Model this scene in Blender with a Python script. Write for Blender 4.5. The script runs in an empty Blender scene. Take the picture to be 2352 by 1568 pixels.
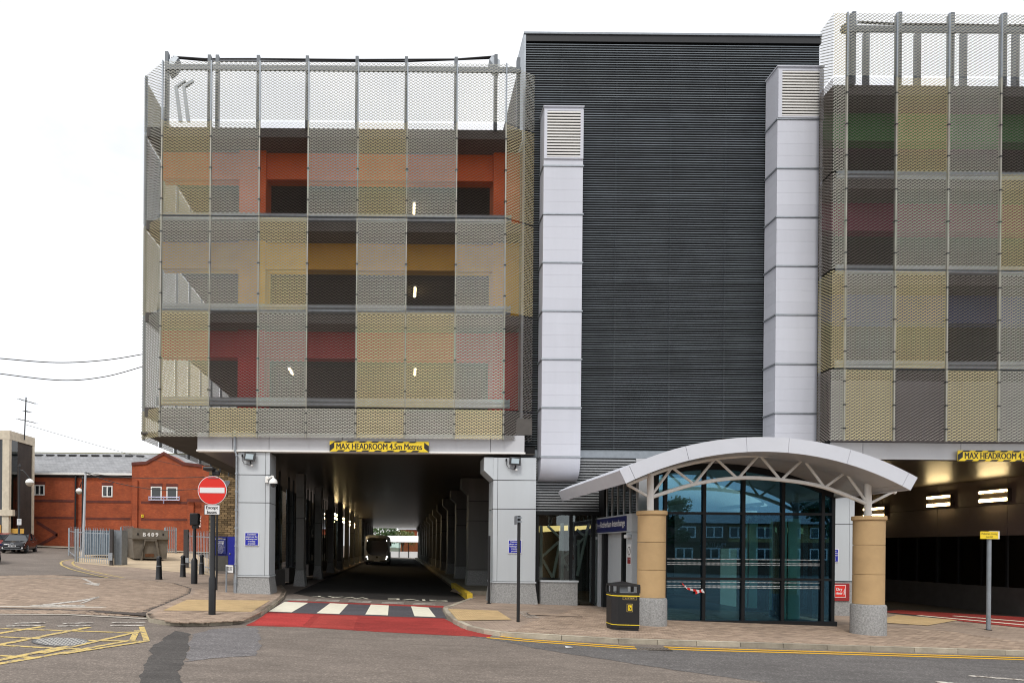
import bpy, bmesh, math, random
from mathutils import Vector, Matrix
random.seed(7)
R = math.radians
SC = bpy.context.scene
COL = SC.collection

# ------------------------------------------------------------------ camera, sky, sun, exposure
F, U0, V0, TH, EYE = 1568.0, 916.0, 1256.0, 0.009, 1.75
cam = bpy.data.cameras.new('camera')
cam.lens, cam.sensor_width = 24.0, 36.0
cam.shift_x, cam.shift_y = (1176 - U0) / 2352, (V0 - 784) / 2352
cam.clip_start, cam.clip_end = 0.1, 3000
camo = bpy.data.objects.new('camera', cam)
COL.objects.link(camo)
camo.location = (0, 0, EYE)
camo.rotation_euler = (R(90), TH, 0)
camo.rotation_euler = (Matrix.Rotation(R(90), 3, 'X') @ Matrix.Rotation(TH, 3, 'Z')).to_euler()
SC.camera = camo

SUN_EL, SUN_AZ = 52, 200          # azimuth measured clockwise from +Y
wd = bpy.data.worlds.new('World')
SC.world = wd
wd.use_nodes = True
nt = wd.node_tree
nt.nodes.clear()
sky = nt.nodes.new('ShaderNodeTexSky')
sky.sky_type = 'NISHITA'
sky.sun_disc = False
sky.sun_elevation, sky.sun_rotation = R(SUN_EL), R(SUN_AZ)
sky.air_density, sky.dust_density = 1.0, 1.5
tc = nt.nodes.new('ShaderNodeTexCoord')
mp = nt.nodes.new('ShaderNodeMapping')
mp.inputs['Scale'].default_value = (1.0, 1.0, 1.9)
nz = nt.nodes.new('ShaderNodeTexNoise')
nz.inputs['Scale'].default_value = 2.1
nz.inputs['Detail'].default_value = 7
nz.inputs['Roughness'].default_value = 0.55
rp = nt.nodes.new('ShaderNodeValToRGB')
rp.color_ramp.elements[0].position, rp.color_ramp.elements[0].color = 0.38, (0.66, 0.66, 0.66, 1)
rp.color_ramp.elements[1].position, rp.color_ramp.elements[1].color = 0.60, (0.97, 0.97, 0.97, 1)
mx = nt.nodes.new('ShaderNodeMix')
mx.data_type = 'RGBA'
mx.inputs['B'].default_value = (12.5, 12.6, 12.8, 1)
bg = nt.nodes.new('ShaderNodeBackground')
bg.inputs['Strength'].default_value = 0.10
wo = nt.nodes.new('ShaderNodeOutputWorld')
nt.links.new(tc.outputs['Generated'], mp.inputs['Vector'])
nt.links.new(mp.outputs['Vector'], nz.inputs['Vector'])
nt.links.new(nz.outputs['Fac'], rp.inputs['Fac'])
nt.links.new(rp.outputs['Color'], mx.inputs['Factor'])
nt.links.new(sky.outputs['Color'], mx.inputs['A'])
nt.links.new(mx.outputs['Result'], bg.inputs['Color'])
nt.links.new(bg.outputs['Background'], wo.inputs['Surface'])

sl = bpy.data.lights.new('sun', 'SUN')
sl.energy, sl.angle, sl.color = 1.5, R(12), (1.0, 0.96, 0.9)
so = bpy.data.objects.new('sun', sl)
COL.objects.link(so)
so.rotation_euler = (R(90 - SUN_EL), 0, R(180 - SUN_AZ) + math.pi)
so.rotation_euler = Vector((-math.sin(R(SUN_AZ)) * math.cos(R(SUN_EL)), -math.cos(R(SUN_AZ)) * math.cos(R(SUN_EL)), -math.sin(R(SUN_EL)))).to_track_quat('-Z', 'Y').to_euler()

SC.view_settings.view_transform = 'Standard'
SC.view_settings.look = 'None'
SC.view_settings.exposure = 0.15
SC.view_settings.gamma = 1.0
SC.view_settings.use_curve_mapping = False
SC.cycles.use_denoising = True
SC.cycles.filter_width = 1.1
SC.cycles.max_bounces = 8
SC.cycles.diffuse_bounces = 2
SC.cycles.transparent_max_bounces = 16
SC.cycles.caustics_reflective = False
SC.cycles.caustics_refractive = False

# ------------------------------------------------------------------ helpers
def lerp(a, b, t): return a + (b - a) * t
def ramp(a, b, x): return min(1.0, max(0.0, (x - a) / (b - a)))
def gz(x, y):
    xc = max(-60.0, min(40.0, x))
    w = 1 - ramp(-9, -5, x)
    return -0.028 * xc - 0.03 + w * (0.012 * max(0, min(y, 80) - 35) + 0.02 * max(0, min(y, 80) - 50))
def rz(x, y): return gz(x, y) - 0.10 * ramp(-7.4, -5.5, x)
def P(u, v, Y):
    du, dv = u - U0, v - V0
    return Vector(((du + dv * TH) * Y / F, Y, EYE - (dv - du * TH) * Y / F))
def X(u, Y, v=V0): return P(u, v, Y).x
def Z(v, Y, u=U0): return P(u, v, Y).z
def G(u, v, f=gz):
    du, dv = u - U0, v - V0
    a, b = (du + dv * TH) / F, (dv - du * TH) / F
    lo, hi = 3.0, 200.0
    for _ in range(60):
        m = (lo + hi) / 2
        if EYE - b * m > f(a * m, m): lo = m
        else: hi = m
    return Vector((a * lo, lo, f(a * lo, lo)))

MATS = {}
def M(name, col, rough=0.6, metal=0.0, var=0.0, scale=3.0, bump=0.0, bscale=40.0, spec=0.5, emit=None, rand=0.0, streak=False):
    if name in MATS: return MATS[name]
    m = bpy.data.materials.new(name)
    m.use_nodes = True
    n = m.node_tree
    b = n.nodes['Principled BSDF']
    b.inputs['Base Color'].default_value = (*col, 1)
    b.inputs['Roughness'].default_value = rough
    b.inputs['Metallic'].default_value = metal
    b.inputs['Specular IOR Level'].default_value = spec
    if emit:
        b.inputs['Emission Color'].default_value = (*emit[0], 1)
        b.inputs['Emission Strength'].default_value = emit[1]
    if var or bump or rand:
        g = n.nodes.new('ShaderNodeNewGeometry')
        vec = g.outputs['Position']
        if streak:
            mpn = n.nodes.new('ShaderNodeMapping')
            mpn.inputs['Scale'].default_value = (1, 1, 0.12)
            n.links.new(vec, mpn.inputs['Vector'])
            vec = mpn.outputs['Vector']
        hsv = n.nodes.new('ShaderNodeHueSaturation')
        hsv.inputs['Color'].default_value = (*col, 1)
        n.links.new(hsv.outputs['Color'], b.inputs['Base Color'])
        t = n.nodes.new('ShaderNodeTexNoise')
        t.inputs['Scale'].default_value = scale
        t.inputs['Detail'].default_value = 8
        t.inputs['Roughness'].default_value = 0.65
        n.links.new(vec, t.inputs['Vector'])
        mr = n.nodes.new('ShaderNodeMapRange')
        mr.inputs['From Min'].default_value, mr.inputs['From Max'].default_value = 0.25, 0.75
        mr.inputs['To Min'].default_value, mr.inputs['To Max'].default_value = 1 - var, 1 + var
        n.links.new(t.outputs['Fac'], mr.inputs['Value'])
        val = mr.outputs['Result']
        if rand:
            oi = n.nodes.new('ShaderNodeObjectInfo')
            m2 = n.nodes.new('ShaderNodeMapRange')
            m2.inputs['To Min'].default_value, m2.inputs['To Max'].default_value = 1 - rand, 1 + rand
            n.links.new(oi.outputs['Random'], m2.inputs['Value'])
            mu = n.nodes.new('ShaderNodeMath')
            mu.operation = 'MULTIPLY'
            n.links.new(val, mu.inputs[0])
            n.links.new(m2.outputs['Result'], mu.inputs[1])
            val = mu.outputs['Value']
        n.links.new(val, hsv.inputs['Value'])
        if bump:
            t2 = n.nodes.new('ShaderNodeTexNoise')
            t2.inputs['Scale'].default_value = bscale
            t2.inputs['Detail'].default_value = 4
            n.links.new(g.outputs['Position'], t2.inputs['Vector'])
            bp = n.nodes.new('ShaderNodeBump')
            bp.inputs['Strength'].default_value = bump
            bp.inputs['Distance'].default_value = 0.02
            n.links.new(t2.outputs['Fac'], bp.inputs['Height'])
            n.links.new(bp.outputs['Normal'], b.inputs['Normal'])
    MATS[name] = m
    return m

def asphalt(name, col, speck=0.5, var=0.18):
    m = M(name, col, 0.9, var=var, scale=0.35, bump=0.5, bscale=70, spec=0.25)
    n = m.node_tree
    b = n.nodes['Principled BSDF']
    hsv = [x for x in n.nodes if x.type == 'HUE_SAT'][0]
    g = [x for x in n.nodes if x.type == 'NEW_GEOMETRY'][0]
    v = n.nodes.new('ShaderNodeTexVoronoi')
    v.inputs['Scale'].default_value = 46
    n.links.new(g.outputs['Position'], v.inputs['Vector'])
    sx = n.nodes.new('ShaderNodeSeparateColor')
    n.links.new(v.outputs['Color'], sx.inputs['Color'])
    cr = n.nodes.new('ShaderNodeValToRGB')
    e = cr.color_ramp.elements
    e[0].position, e[0].color = 0.0, (0.8, 0.8, 0.8, 1)
    e[1].position, e[1].color = 0.8, (1.08, 1.08, 1.08, 1)
    k = cr.color_ramp.elements.new(0.95)
    k.color = (1.2 + speck * .5, 1.2 + speck * .5, 1.2 + speck * .5, 1)
    n.links.new(sx.outputs['Red'], cr.inputs['Fac'])
    t = n.nodes.new('ShaderNodeTexNoise')
    t.inputs['Scale'].default_value = 2.3
    t.inputs['Detail'].default_value = 9
    t.inputs['Roughness'].default_value = 0.7
    mpn = n.nodes.new('ShaderNodeMapping')
    mpn.inputs['Scale'].default_value = (0.35, 1.2, 1)
    n.links.new(g.outputs['Position'], mpn.inputs['Vector'])
    n.links.new(mpn.outputs['Vector'], t.inputs['Vector'])
    mr = n.nodes.new('ShaderNodeMapRange')
    mr.inputs['From Min'].default_value, mr.inputs['From Max'].default_value = 0.3, 0.7
    mr.inputs['To Min'].default_value, mr.inputs['To Max'].default_value = 0.82, 1.2
    n.links.new(t.outputs['Fac'], mr.inputs['Value'])
    mm = n.nodes.new('ShaderNodeMix')
    mm.data_type, mm.blend_type = 'RGBA', 'MULTIPLY'
    mm.inputs['Factor'].default_value = 1
    n.links.new(hsv.outputs['Color'], mm.inputs['A'])
    n.links.new(cr.outputs['Color'], mm.inputs['B'])
    m3 = n.nodes.new('ShaderNodeMix')
    m3.data_type, m3.blend_type = 'RGBA', 'MULTIPLY'
    m3.inputs['Factor'].default_value = 1
    n.links.new(mm.outputs['Result'], m3.inputs['A'])
    n.links.new(mr.outputs['Result'], m3.inputs['B'])
    n.links.new(m3.outputs['Result'], b.inputs['Base Color'])
    return m

def worn(name, col, under, wear=0.45, scale=9.0):
    """paint worn through to what is under it"""
    if name in MATS: return MATS[name]
    m = M(name, col, 0.75, var=0.1, scale=5, spec=0.3)
    n = m.node_tree
    b = n.nodes['Principled BSDF']
    hsv = [x for x in n.nodes if x.type == 'HUE_SAT'][0]
    g = [x for x in n.nodes if x.type == 'NEW_GEOMETRY'][0]
    t = n.nodes.new('ShaderNodeTexNoise')
    t.inputs['Scale'].default_value = scale
    t.inputs['Detail'].default_value = 10
    t.inputs['Roughness'].default_value = 0.75
    n.links.new(g.outputs['Position'], t.inputs['Vector'])
    cr = n.nodes.new('ShaderNodeValToRGB')
    e = cr.color_ramp.elements
    e[0].position, e[0].color = wear - 0.03, (0, 0, 0, 1)
    e[1].position, e[1].color = wear + 0.06, (1, 1, 1, 1)
    n.links.new(t.outputs['Fac'], cr.inputs['Fac'])
    mm = n.nodes.new('ShaderNodeMix')
    mm.data_type = 'RGBA'
    mm.inputs['A'].default_value = (*under, 1)
    n.links.new(hsv.outputs['Color'], mm.inputs['B'])
    n.links.new(cr.outputs['Color'], mm.inputs['Factor'])
    n.links.new(mm.outputs['Result'], b.inputs['Base Color'])
    return m

def brickmat(name, c1, c2, mortar, bw=0.225, bh=0.075, ms=0.01, axis='xz', rough=0.85, bump=0.4, stain=0.25):
    if name in MATS: return MATS[name]
    m = bpy.data.materials.new(name)
    m.use_nodes = True
    n = m.node_tree
    b = n.nodes['Principled BSDF']
    b.inputs['Roughness'].default_value = rough
    g = n.nodes.new('ShaderNodeNewGeometry')
    s = n.nodes.new('ShaderNodeSeparateXYZ')
    c = n.nodes.new('ShaderNodeCombineXYZ')
    n.links.new(g.outputs['Position'], s.inputs['Vector'])
    if axis == 'xz':          # walls: run along x plus y so that both orientations get courses
        ad = n.nodes.new('ShaderNodeMath')
        ad.operation = 'ADD'
        n.links.new(s.outputs['X'], ad.inputs[0])
        n.links.new(s.outputs['Y'], ad.inputs[1])
        n.links.new(ad.outputs['Value'], c.inputs['X'])
        n.links.new(s.outputs['Z'], c.inputs['Y'])
    else:
        n.links.new(s.outputs['X'], c.inputs['X'])
        n.links.new(s.outputs['Y'], c.inputs['Y'])
    t = n.nodes.new('ShaderNodeTexBrick')
    t.inputs['Scale'].default_value = 1
    t.inputs['Brick Width'].default_value = bw
    t.inputs['Row Height'].default_value = bh
    t.inputs['Mortar Size'].default_value = ms
    t.inputs['Mortar Smooth'].default_value = 0.2
    t.inputs['Color1'].default_value = (*c1, 1)
    t.inputs['Color2'].default_value = (*c2, 1)
    t.inputs['Mortar'].default_value = (*mortar, 1)
    n.links.new(c.outputs['Vector'], t.inputs['Vector'])
    ns = n.nodes.new('ShaderNodeTexNoise')
    ns.inputs['Scale'].default_value = 0.9
    ns.inputs['Detail'].default_value = 8
    ns.inputs['Roughness'].default_value = 0.7
    n.links.new(g.outputs['Position'], ns.inputs['Vector'])
    mr = n.nodes.new('ShaderNodeMapRange')
    mr.inputs['From Min'].default_value, mr.inputs['From Max'].default_value = 0.3, 0.7
    mr.inputs['To Min'].default_value, mr.inputs['To Max'].default_value = 1 - stain, 1 + stain
    n.links.new(ns.outputs['Fac'], mr.inputs['Value'])
    h = n.nodes.new('ShaderNodeHueSaturation')
    n.links.new(t.outputs['Color'], h.inputs['Color'])
    n.links.new(mr.outputs['Result'], h.inputs['Value'])
    n.links.new(h.outputs['Color'], b.inputs['Base Color'])
    iv = n.nodes.new('ShaderNodeMath')
    iv.operation = 'SUBTRACT'
    iv.inputs[0].default_value = 1
    n.links.new(t.outputs['Fac'], iv.inputs[1])
    bp = n.nodes.new('ShaderNodeBump')
    bp.inputs['Strength'].default_value = bump
    bp.inputs['Distance'].default_value = 0.01
    n.links.new(iv.outputs['Value'], bp.inputs['Height'])
    n.links.new(bp.outputs['Normal'], b.inputs['Normal'])
    MATS[name] = m
    return m

def glass(name, tint=(0.75, 0.85, 0.85), refl=(1, 1, 1), ior=1.5, rough=0.0, boost=0.0):
    if name in MATS: return MATS[name]
    m = bpy.data.materials.new(name)
    m.use_nodes = True
    n = m.node_tree
    n.nodes.clear()
    o = n.nodes.new('ShaderNodeOutputMaterial')
    tr = n.nodes.new('ShaderNodeBsdfTransparent')
    tr.inputs['Color'].default_value = (*tint, 1)
    gl = n.nodes.new('ShaderNodeBsdfGlossy')
    gl.inputs['Color'].default_value = (*refl, 1)
    gl.inputs['Roughness'].default_value = rough
    fr = n.nodes.new('ShaderNodeFresnel')
    fr.inputs['IOR'].default_value = ior
    ad = n.nodes.new('ShaderNodeMath')
    ad.operation = 'ADD'
    ad.use_clamp = True
    ad.inputs[1].default_value = boost
    mxs = n.nodes.new('ShaderNodeMixShader')
    n.links.new(fr.outputs['Fac'], ad.inputs[0])
    n.links.new(ad.outputs['Value'], mxs.inputs['Fac'])
    n.links.new(tr.outputs['BSDF'], mxs.inputs[1])
    n.links.new(gl.outputs['BSDF'], mxs.inputs[2])
    n.links.new(mxs.outputs['Shader'], o.inputs['Surface'])
    MATS[name] = m
    return m

class MB:
    def __init__(s): s.v, s.f = [], []
    def quad(s, *pts):
        i = len(s.v)
        s.v += [tuple(p) for p in pts]
        s.f.append(tuple(range(i, i + len(pts))))
        return s
    def box(s, x0, x1, y0, y1, z0, z1):
        i = len(s.v)
        s.v += [(x0, y0, z0), (x1, y0, z0), (x1, y1, z0), (x0, y1, z0), (x0, y0, z1), (x1, y0, z1), (x1, y1, z1), (x0, y1, z1)]
        s.f += [tuple(i + k for k in q) for q in ((0, 3, 2, 1), (4, 5, 6, 7), (0, 1, 5, 4), (1, 2, 6, 5), (2, 3, 7, 6), (3, 0, 4, 7))]
        return s
    def prism(s, pts, d):
        """polygon (3-D points) pushed along vector d"""
        i, n = len(s.v), len(pts)
        s.v += [tuple(p) for p in pts] + [tuple(Vector(p) + Vector(d)) for p in pts]
        s.f.append(tuple(range(i, i + n)))
        s.f.append(tuple(range(i + 2 * n - 1, i + n - 1, -1)))
        for k in range(n):
            j = (k + 1) % n
            s.f.append((i + k, i + n + k, i + n + j, i + j))
        return s
    def tube(s, pts, r, n=8, caps=True, r2=None):
        pts = [Vector(p) for p in pts]
        rings = []
        for k, p in enumerate(pts):
            t = (pts[min(k + 1, len(pts) - 1)] - pts[max(k - 1, 0)]).normalized()
            a = Vector((0, 0, 1)) if abs(t.z) < 0.9 else Vector((1, 0, 0))
            e1 = t.cross(a).normalized()
            e2 = t.cross(e1)
            rr = r if r2 is None else lerp(r, r2, k / max(1, len(pts) - 1))
            i = len(s.v)
            s.v += [tuple(p + e1 * math.cos(q * math.tau / n) * rr + e2 * math.sin(q * math.tau / n) * rr) for q in range(n)]
            rings.append(i)
        for a, b in zip(rings, rings[1:]):
            for q in range(n):
                s.f.append((a + q, a + (q + 1) % n, b + (q + 1) % n, b + q))
        if caps:
            s.f.append(tuple(rings[0] + q for q in range(n - 1, -1, -1)))
            s.f.append(tuple(rings[-1] + q for q in range(n)))
        return s
    def lathe(s, c, prof, n=20, axis='z'):
        """profile of (radius, height) turned about an axis through c"""
        c = Vector(c)
        rings = []
        for r, h in prof:
            i = len(s.v)
            for q in range(n):
                a = q * math.tau / n
                if axis == 'z': p = c + Vector((r * math.cos(a), r * math.sin(a), h))
                elif axis == 'y': p = c + Vector((r * math.cos(a), h, r * math.sin(a)))
                else: p = c + Vector((h, r * math.cos(a), r * math.sin(a)))
                s.v.append(tuple(p))
            rings.append(i)
        for a, b in zip(rings, rings[1:]):
            for q in range(n):
                s.f.append((a + q, a + (q + 1) % n, b + (q + 1) % n, b + q))
        s.f.append(tuple(rings[0] + q for q in range(n - 1, -1, -1)))
        s.f.append(tuple(rings[-1] + q for q in range(n)))
        return s
    def mesh(s, name):
        me = bpy.data.meshes.new(name)
        me.from_pydata(s.v, [], s.f)
        bm = bmesh.new()
        bm.from_mesh(me)
        bmesh.ops.recalc_face_normals(bm, faces=bm.faces)
        bm.to_mesh(me)
        bm.free()
        return me
    def build(s, name, mat, parent=None, smooth=False, bevel=0.0, fix=True):
        me = s.mesh(name) if fix else bpy.data.meshes.new(name)
        if not fix: me.from_pydata(s.v, [], s.f)
        return link(name, me, mat, parent, smooth, bevel)

def link(name, me, mat, parent=None, smooth=False, bevel=0.0):
    o = bpy.data.objects.new(name, me)
    COL.objects.link(o)
    if mat and not me.materials: me.materials.append(mat)
    if parent:
        o.parent = parent
        if parent.matrix_local != Matrix.Identity(4) or parent.parent:
            pass
    if smooth:
        for p in me.polygons: p.use_smooth = True
        try: me.set_sharp_from_angle(angle=R(35))
        except Exception: pass
    if bevel:
        b = o.modifiers.new('bevel', 'BEVEL')
        b.width, b.segments, b.limit_method = bevel, 2, 'ANGLE'
    return o

def tag(o, label=None, cat=None, group=None, kind=None):
    for k, v in (('label', label), ('category', cat), ('group', group), ('kind', kind)):
        if v: o[k] = v
    return o
def thing(name, label, cat, loc=(0, 0, 0), group=None):
    o = bpy.data.objects.new(name, None)
    COL.objects.link(o)
    o.empty_display_size = 0.2
    o.location = loc
    return tag(o, label, cat, group)
def B(name, mat, parent, x0, x1, y0, y1, z0, z1, bevel=0.0):
    return MB().box(x0, x1, y0, y1, z0, z1).build(name, mat, parent, bevel=bevel)
def copy_tree(o, parent=None):
    c = o.copy()
    COL.objects.link(c)
    c.parent = parent
    for ch in list(o.children): copy_tree(ch, c)
    return c

def text(name, body, mat, parent, centre, width, height=None, rot=(90, 0, 0), bold=0.0, depth=0.002, spacing=1.0):
    cu = bpy.data.curves.new(name, 'FONT')
    cu.body = body
    cu.align_x, cu.align_y = 'CENTER', 'CENTER'
    cu.size = 1
    cu.extrude = 0.0
    cu.space_line = spacing
    cu.resolution_u = 3
    tmp = bpy.data.objects.new('tmp_text', cu)
    COL.objects.link(tmp)
    bpy.context.view_layer.update()
    me = bpy.data.meshes.new_from_object(tmp.evaluated_get(bpy.context.evaluated_depsgraph_get()))
    bpy.data.objects.remove(tmp)
    bpy.data.curves.remove(cu)
    xs = [v.co.x for v in me.vertices]
    ys = [v.co.y for v in me.vertices]
    w, h = max(xs) - min(xs), max(ys) - min(ys)
    cx, cy = (max(xs) + min(xs)) / 2, (max(ys) + min(ys)) / 2
    sx = width / w
    sy = height / h if height else sx
    rm = Matrix.Rotation(R(rot[2]), 4, 'Z') @ Matrix.Rotation(R(rot[1]), 4, 'Y') @ Matrix.Rotation(R(rot[0]), 4, 'X')
    nrm = rm @ Vector((0, 0, depth))
    for v in me.vertices:
        v.co = Vector(centre) + rm @ Vector(((v.co.x - cx) * sx, (v.co.y - cy) * sy, 0)) + nrm
    if bold:
        right = rm @ Vector((1, 0, 0))
        up = rm @ Vector((0, 0, 1))
        n0 = len(me.vertices)
        vs = [v.co.copy() for v in me.vertices]
        fs = [tuple(p.vertices) for p in me.polygons]
        av, af = [], []
        for q, sh in enumerate((0, -1, 1)):
            av += [tuple(c + right * sh * bold * sx * 2.2 + up * q * 0.0006) for c in vs]
            af += [tuple(i + q * n0 for i in f) for f in fs]
        me = bpy.data.meshes.new(name)
        me.from_pydata(av, [], af)
    me.materials.clear()
    return link(name, me, mat, parent)

def drape(name, poly, zf, lift, mat, parent, kind=None):
    """a flat sheet laid over the ground"""
    bm = bmesh.new()
    bm.faces.new([bm.verts.new((p[0], p[1], 0)) for p in poly])
    for ax, cuts in ((0, (-9, -7.4, -6.8, -6.2, -5.5, -5, 40)), (1, (15.2, 15.6, 16, 16.4, 16.8, 17.2, 35, 50, 80))):
        for c in cuts:
            co = [0, 0, 0]
            no = [0, 0, 0]
            co[ax], no[ax] = c, 1
            bmesh.ops.bisect_plane(bm, geom=bm.verts[:] + bm.edges[:] + bm.faces[:], plane_co=co, plane_no=no)
    bmesh.ops.triangulate(bm, faces=bm.faces[:])
    for v in bm.verts: v.co.z = zf(v.co.x, v.co.y) + lift
    bmesh.ops.recalc_face_normals(bm, faces=bm.faces)
    if sum(f.normal.z for f in bm.faces) < 0: bmesh.ops.reverse_faces(bm, faces=bm.faces)
    me = bpy.data.meshes.new(name)
    bm.to_mesh(me)
    bm.free()
    o = link(name, me, mat, parent)
    if kind: o['kind'] = kind
    return o
def rough(poly, step=0.12, amp=0.03):
    """the ragged edge of hand laid surfacing"""
    rnd = random.Random(len(poly))
    out, d = [], 0.0
    for a, b in zip(poly, list(poly[1:]) + [poly[0]]):
        a, b = Vector(a[:2]), Vector(b[:2])
        L = (b - a).length
        if L > 6: step_ = 0.4
        else: step_ = step
        n = max(1, int(L / step_))
        nn = Vector((-(b - a).y, (b - a).x)) / max(L, 1e-6)
        for k in range(n):
            d = d * 0.6 + rnd.gauss(0, amp) * 0.6
            out.append(tuple(a + (b - a) * (k / n) + nn * d))
    return out
def Q(*uv, f=rz): return [G(u, v, f)[:2] for u, v in uv]

# ------------------------------------------------------------------ materials
ASPH = (0.185, 0.155, 0.132)
m_asph = asphalt('asphalt', ASPH)
m_asph_dark = asphalt('patched asphalt', (0.085, 0.078, 0.073), 0.3)
m_asph_blue = asphalt('older asphalt', (0.165, 0.155, 0.155), 0.9)
m_red = asphalt('red surfacing', (0.31, 0.038, 0.032), 0.2, 0.35)
m_wline = worn('white road paint', (0.72, 0.68, 0.6), ASPH, 0.40)
m_wline_old = worn('old white road paint', (0.62, 0.58, 0.52), ASPH, 0.47)
m_zebra = worn('cream crossing paint', (0.78, 0.74, 0.6), (0.3, 0.28, 0.25), 0.27)
m_yline = worn('yellow road paint', (0.75, 0.42, 0.02), ASPH, 0.33)
m_yline_old = worn('faded yellow road paint', (0.62, 0.46, 0.16), ASPH, 0.44)
m_pave = brickmat('paving bricks', (0.37, 0.28, 0.21), (0.29, 0.215, 0.165), (0.18, 0.14, 0.11), 0.21, 0.105, 0.006, 'xy', 0.9, 0.35, 0.3)
m_pavebase = M('paving bed', (0.07, 0.055, 0.045), 0.95, var=0.3, scale=8)
m_paver = M('paving brick', (0.35, 0.262, 0.196), 0.9, var=0.22, scale=1.3, rand=0.2, bump=0.3, bscale=60, spec=0.3)
m_kerb = M('kerb concrete', (0.36, 0.32, 0.25), 0.9, var=0.35, scale=2.2, bump=0.4, bscale=50, rand=0.25, spec=0.3)
m_tact = M('tactile buff paving', (0.47, 0.33, 0.165), 0.9, var=0.2, scale=3, bump=0.3)
m_conc = M('yard concrete', (0.52, 0.41, 0.28), 0.9, var=0.25, scale=0.8, bump=0.2, spec=0.3)
m_clad = M('grey cladding', (0.52, 0.555, 0.58), 0.42, 0.05, var=0.06, scale=1.1, rand=0.03, streak=True)
m_fascia = M('grey fascia', (0.50, 0.505, 0.525), 0.42, 0.1, var=0.06, scale=1.1, rand=0.03)
m_duct = M('pale duct sheet', (0.56, 0.575, 0.635), 0.45, 0.05, var=0.05, scale=1.5, rand=0.035, streak=True)
m_white = M('white paint', (0.86, 0.85, 0.82), 0.4, var=0.04, scale=4)
m_canopy = M('canopy sheet', (0.60, 0.615, 0.665), 0.4, 0.05, var=0.05, scale=1.0, rand=0.02)
m_gran = M('grey granite', (0.29, 0.29, 0.285), 0.7, var=0.5, scale=26, bump=0.3, bscale=90)
m_stone = M('buff stone', (0.46, 0.31, 0.155), 0.85, var=0.13, scale=1.8, rand=0.05, bump=0.15, bscale=80)
m_black = M('black metal', (0.009, 0.0095, 0.011), 0.45, var=0.2, scale=5)
m_frame = M('dark frame', (0.007, 0.008, 0.009), 0.5, spec=0.3)
m_rubber = M('dark rubber', (0.02, 0.02, 0.02), 0.8)
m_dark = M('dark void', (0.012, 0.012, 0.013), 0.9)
m_galv = M('galvanised steel', (0.36, 0.39, 0.42), 0.45, 0.6, var=0.2, scale=6)
m_steel = M('grey steel', (0.27, 0.30, 0.33), 0.5, 0.4, var=0.15, scale=6)
m_dsteel = M('dark steel', (0.12, 0.135, 0.15), 0.5, 0.2, var=0.15, scale=6)
m_net = {'S': M('silver mesh', (0.315, 0.31, 0.265), 0.42, 0.2, var=0.08, scale=2),
         'G': M('gold mesh', (0.40, 0.35, 0.205), 0.42, 0.2, var=0.08, scale=2),
         'D': M('bronze mesh', (0.36, 0.33, 0.30), 0.45, 0.3, var=0.08, scale=2)}
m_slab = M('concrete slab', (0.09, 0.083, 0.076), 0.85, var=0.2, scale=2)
m_blade = M('dark louvre blade', (0.165, 0.19, 0.21), 0.4, 0.2, var=0.25, scale=1.2, rand=0.25)
m_greyblade = M('grey louvre blade', (0.33, 0.34, 0.35), 0.45, 0.2, rand=0.1)
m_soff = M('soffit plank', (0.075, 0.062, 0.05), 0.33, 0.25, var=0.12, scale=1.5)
m_blue = M('blue sign', (0.012, 0.02, 0.36), 0.4)
m_navy = M('navy sign', (0.008, 0.012, 0.10), 0.35)
m_signw = M('white sign face', (0.78, 0.78, 0.78), 0.4)
m_yel = M('yellow sign', (0.85, 0.62, 0.02), 0.4)
m_ink = M('black lettering', (0.012, 0.012, 0.012), 0.5)
m_signred = M('red sign', (0.72, 0.022, 0.012), 0.35)
m_brick = brickmat('red brick', (0.42, 0.088, 0.026), (0.33, 0.062, 0.02), (0.23, 0.07, 0.035), 0.24, 0.09, 0.012)
m_brickd = brickmat('dark red brick', (0.15, 0.032, 0.022), (0.12, 0.028, 0.02), (0.10, 0.04, 0.03), 0.12, 0.24, 0.012)
m_brown = brickmat('buff brown brick', (0.27, 0.185, 0.095), (0.17, 0.12, 0.065), (0.10, 0.075, 0.045), 0.36, 0.125, 0.018, stain=0.4)
m_dbrick = brickmat('dark brown brick', (0.045, 0.032, 0.026), (0.03, 0.023, 0.02), (0.075, 0.06, 0.05), 0.24, 0.09, 0.012)
m_pale = M('pale concrete', (0.62, 0.55, 0.43), 0.85, var=0.2, scale=2.5, bump=0.2)
m_slate = brickmat('slate roof', (0.30, 0.305, 0.315), (0.25, 0.255, 0.265), (0.17, 0.17, 0.18), 0.35, 0.22, 0.012)
m_ridge = M('mossy ridge tile', (0.13, 0.125, 0.05), 0.9, var=0.3, scale=9)
m_gl = glass('lobby glass', (0.58, 0.80, 0.80), (0.30, 0.64, 1.0), 1.55, boost=0.08)
m_glside = glass('side glass', (0.66, 0.74, 0.72), (0.9, 0.95, 1), 1.6, boost=0.03)
m_glsoft = M('dark window glass', (0.02, 0.024, 0.028), 0.05, spec=0.8)
m_tube = M('lit strip lamp', (1, 0.9, 0.7), 0.5, emit=((1.0, 0.74, 0.36), 22))
m_warm = M('lit warm ceiling', (1, 0.8, 0.5), 0.5, emit=((1.0, 0.66, 0.26), 1.6))

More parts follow.
